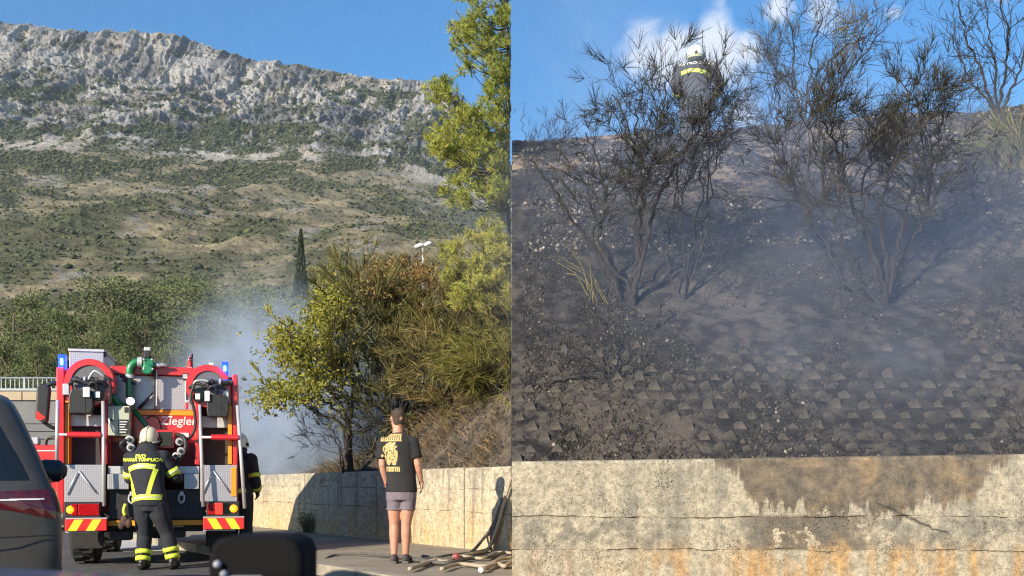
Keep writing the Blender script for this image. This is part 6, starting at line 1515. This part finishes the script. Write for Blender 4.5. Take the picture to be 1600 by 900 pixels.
# ---- pine wood behind the road, tree by tree
def forest_pine_mesh(seed, pale):
    r = random.Random(seed); rng_ = np.random.default_rng(seed); bm = MB(); H = 1.0
    lean = r.uniform(-.06, .06); tr = [Vector((lean * t, 0, t * H)) for t in (0, .3, .6, .95)]
    bm.tube(tr, [.022, .018, .012, .004], 7)
    cs = []
    for k in range(46):
        t = r.uniform(.22, 1.0); rad = (.30 * (1 - ((t - .55) / .55) ** 2) + .05) * (1.0 if not pale else .7); a = r.uniform(0, 6.28); q = rad * r.random() ** .45
        c = Vector((lean * t + math.cos(a) * q, math.sin(a) * q, t * H + r.gauss(0, .02))); cs.append(c)
        if k % 2 == 0: bm.tube([Vector((lean * t, 0, max(.15, t - .1))), c], [.006, .002], 4, False)
    s = Soup()
    for c in cs:
        cr = r.uniform(.05, .095); tone = r.gauss(.45, .16)
        for q in range(240):
            o = rvec(r) * cr * r.random() ** .4; o.z *= .62; d = (o.normalized() + Vector((0, 0, .55)) + rvec(r) * .7).normalized()
            s.add(c + o, d * r.uniform(.007, .015), .0050, 0, min(1, max(0, r.gauss(tone, .16))))
    return bm.mesh('trunk'), s.mesh('crown', rng_, .45)
protos = [forest_pine_mesh(100 + i, i >= 4) for i in range(7)]
for i, (t_, c_) in enumerate(protos):
    t_.materials.append(m_bark); c_.materials.append(m_fpale if i >= 4 else m_fpine)
rr = random.Random(9)
wood = [  # column, top row, distance, width factor, kind, label
 (10, 476, 78, 1.25, 0, 'dark round pine at the left edge of the wood'), (60, 492, 82, 1.1, 1, 'second pine from the left edge, its top just below the slope'), (110, 470, 88, 1.2, 2, 'broad pine above the left roof chest of the fire engine'),
 (165, 455, 92, 1.3, 3, 'tall spreading pine left of the green monitor'), (215, 462, 90, 1.2, 0, 'tall pine straight above the green monitor'), (270, 440, 100, 1.15, 1, 'highest dark pine of the wood, right of the monitor'),
 (300, 470, 84, 1.2, 2, 'broad pine above the checked flag'), (345, 462, 92, 1.1, 3, 'pine above the right hose reel, half in smoke'), (395, 430, 86, .9, 4, 'pale pine rising out of the smoke left of the cypress'),
 (420, 455, 80, 1.0, 5, 'pale pine in the smoke just left of the cypress'), (452, 470, 76, .8, 6, 'thin pale dry pine beside the cypress'), (500, 480, 90, 1.1, 1, 'pine in the smoke right of the cypress'), (560, 470, 95, 1.2, 2, 'pine behind the scorched tree with yellowed leaves'),
 (20, 520, 58, .9, 4, 'pale young pine at the left edge behind the railing'), (62, 535, 56, .8, 5, 'pale young pine behind the railing left of the roof chest'), (125, 525, 60, .8, 6, 'small pale pine just behind the roof chest'), (185, 540, 57, .75, 4, 'small pale pine behind the green monitor pipe'), (252, 548, 57, .8, 5, 'small pale pine between the monitor and the flag'),
 (312, 540, 60, .9, 1, 'small dark pine behind the right hose reel'), (370, 530, 62, 1.0, 2, 'pine in the thick smoke right of the fire engine'), (430, 540, 60, 1.0, 3, 'low pine deep in the smoke beside the bank'), (-60, 480, 85, 1.3, 1, 'pine beyond the left edge of the view'), (-20, 470, 95, 1.2, 2, 'farther pine behind the leftmost one'),
 (240, 500, 70, 1.1, 3, 'middle pine behind the monitor, in front of the taller ones'), (90, 505, 70, 1.15, 0, 'middle pine between the railing and the roof chest'), (340, 510, 70, 1.1, 0, 'middle pine behind the right beacon, in smoke'), (155, 500, 72, 1.1, 2, 'middle pine right of the roof chest'), (620, 500, 90, 1.2, 0, 'pine hidden behind the dense brown bush')]
for px, py, d, wf, k, lab in wood:
    h = EYE + (HOR - py) / 1600 * d; root = empty('pine_tree', ((px - 800) / 1600 * d, d, -.02), rr.uniform(0, 6.28), lab, 'tree', 'pine wood behind the road'); root.scale = (h * wf * rr.uniform(.9, 1.1), h * wf, h)
    mesh_obj('trunk', protos[k][0], None, root); mesh_obj('crown', protos[k][1], None, root)
# cypresses
def cypress(px, ptop, d, wpx, label, seed):
    r = random.Random(seed); rng_ = np.random.default_rng(seed); h = EYE + (HOR - ptop) / 1600 * d; root = empty('cypress_tree', ((px - 800) / 1600 * d, d, 0), 0, label, 'tree'); hw = wpx / 1600 * d / 2
    part('trunk', m_bark, root, lambda m: m.tube([(0, 0, -.05), (0, 0, h * .8)], [.16, .03], 7)); s = Soup()
    for i in range(5200):
        t = r.random() ** .9; prof = hw * (min(1, t / .12) ** .5) * (1 - max(0, (t - .45) / .55) ** 1.7) * (1 + .18 * math.sin(t * 40 + seed) * r.random()); a = r.uniform(0, 6.28); q = prof * r.random() ** .35
        s.add((math.cos(a) * q, math.sin(a) * q, .4 + t * (h - .4)), (math.cos(a) * .12, math.sin(a) * .12, r.uniform(.25, .5)), .11, 0, min(1, max(0, r.gauss(.45, .25))))
    mesh_obj('crown', s.mesh('crown', rng_, .3), m_cyp, root)
cypress(470, 363, 100, 34, 'slender dark cypress standing above the smoke', 1)
cypress(542, 398, 150, 11, 'small distant cypress between the slender one and the street lamp', 2)

# ================================================================ SMOKE AND HAZE
def smoke(name, loc, scale, dens, label, nscale=1.2, seed=0.0, col=(.66, .78, .97), lo=.38, hi=.72, rot=(0, 0, 0), aniso=.0, core=.15):
    m = MB(); ball(m, (0, 0, 0), 1, 1, 1, 20, 14); mt, nt, b = new_mat(name + '_volume'); g = NT(mt); g.n.remove(b)
    co = g.coord('Object'); ln = g.n.new('ShaderNodeVectorMath'); ln.operation = 'LENGTH'; g.l.new(co, ln.inputs[0])
    fall = g.mapr(ln.outputs['Value'], 1.0, core)
    mp = g.coord('Object', tuple(s_ * nscale / max(scale) for s_ in scale), (seed, seed * 2, 0))
    n = g.noise(mp, 2.6, 3, .55, .6); d_ = g.math('MULTIPLY', g.math('MULTIPLY', g.mapr(n, lo, hi), fall), dens)
    pv_ = g.n.new('ShaderNodeVolumePrincipled'); pv_.inputs['Color'].default_value = (*col, 1); pv_.inputs['Anisotropy'].default_value = aniso; pv_.inputs['Density'].default_value = 0
    g.l.new(d_, pv_.inputs['Density']); g.l.new(pv_.outputs['Volume'], g.n['Material Output'].inputs['Volume'])
    o = m.build(name, mt); o.location = loc; o.scale = scale; o.rotation_euler = rot; tag(o, label, kind='stuff'); return o
smoke('smoke', P(420, 625, 21.5), (2.5, 2.0, 2.7), 1.9, 'blue white smoke rising beside the fire engine', 1.3, 1.0, lo=.30, hi=.72)
smoke('smoke', P(425, 565, 27), (3.6, 2.8, 3.6), .17, 'thin smoke drifting up in front of the pine wood', 1.5, 3.0, lo=.28, hi=.75)
smoke('smoke', P(530, 670, 18.8), (3.0, 1.4, 1.25), 1.7, 'smoke clinging to the ash on the bank', 1.4, 5.0)
smoke('smoke', (3.9, 12.7, 4.2), (5.2, 6.6, 2.0), .085, 'thin blue smoke veiling the whole burnt slope', 1.0, 7.0, (.54, .68, .98), .05, .62, (R(34), 0, 0), core=.45)
smoke('smoke', P(1310, 400, 13.4), (2.6, 1.5, 1.7), .15, 'denser wisp of blue smoke between the stems of the largest shrub', 1.6, 9.0, (.62, .74, .95), .36, .75)
smoke('smoke', P(1330, 610, 10.4), (2.4, 1.0, .9), .26, 'thin smoke near the wall under the slope', 1.4, 2.0, (.66, .76, .93), .34, .75)
smoke('smoke', P(900, 150, 17.5), (2.9, 2.0, 3.8), .09, 'thin grey smoke against the sky at the left end of the slope', 1.2, 4.0, (.8, .85, .92), .25, .7)

hz = MB(); hz.box(-1600, 2700, -60, 1650, -4, 760)
hm_, nt_, b_ = new_mat('haze_air'); g = NT(hm_); g.n.remove(b_)
pv_ = g.n.new('ShaderNodeVolumePrincipled'); pv_.inputs['Color'].default_value = (.66, .80, 1.0, 1); pv_.inputs['Density'].default_value = .00008
g.l.new(pv_.outputs['Volume'], g.n['Material Output'].inputs['Volume'])
tag(hz.build('haze', hm_), kind='stuff')
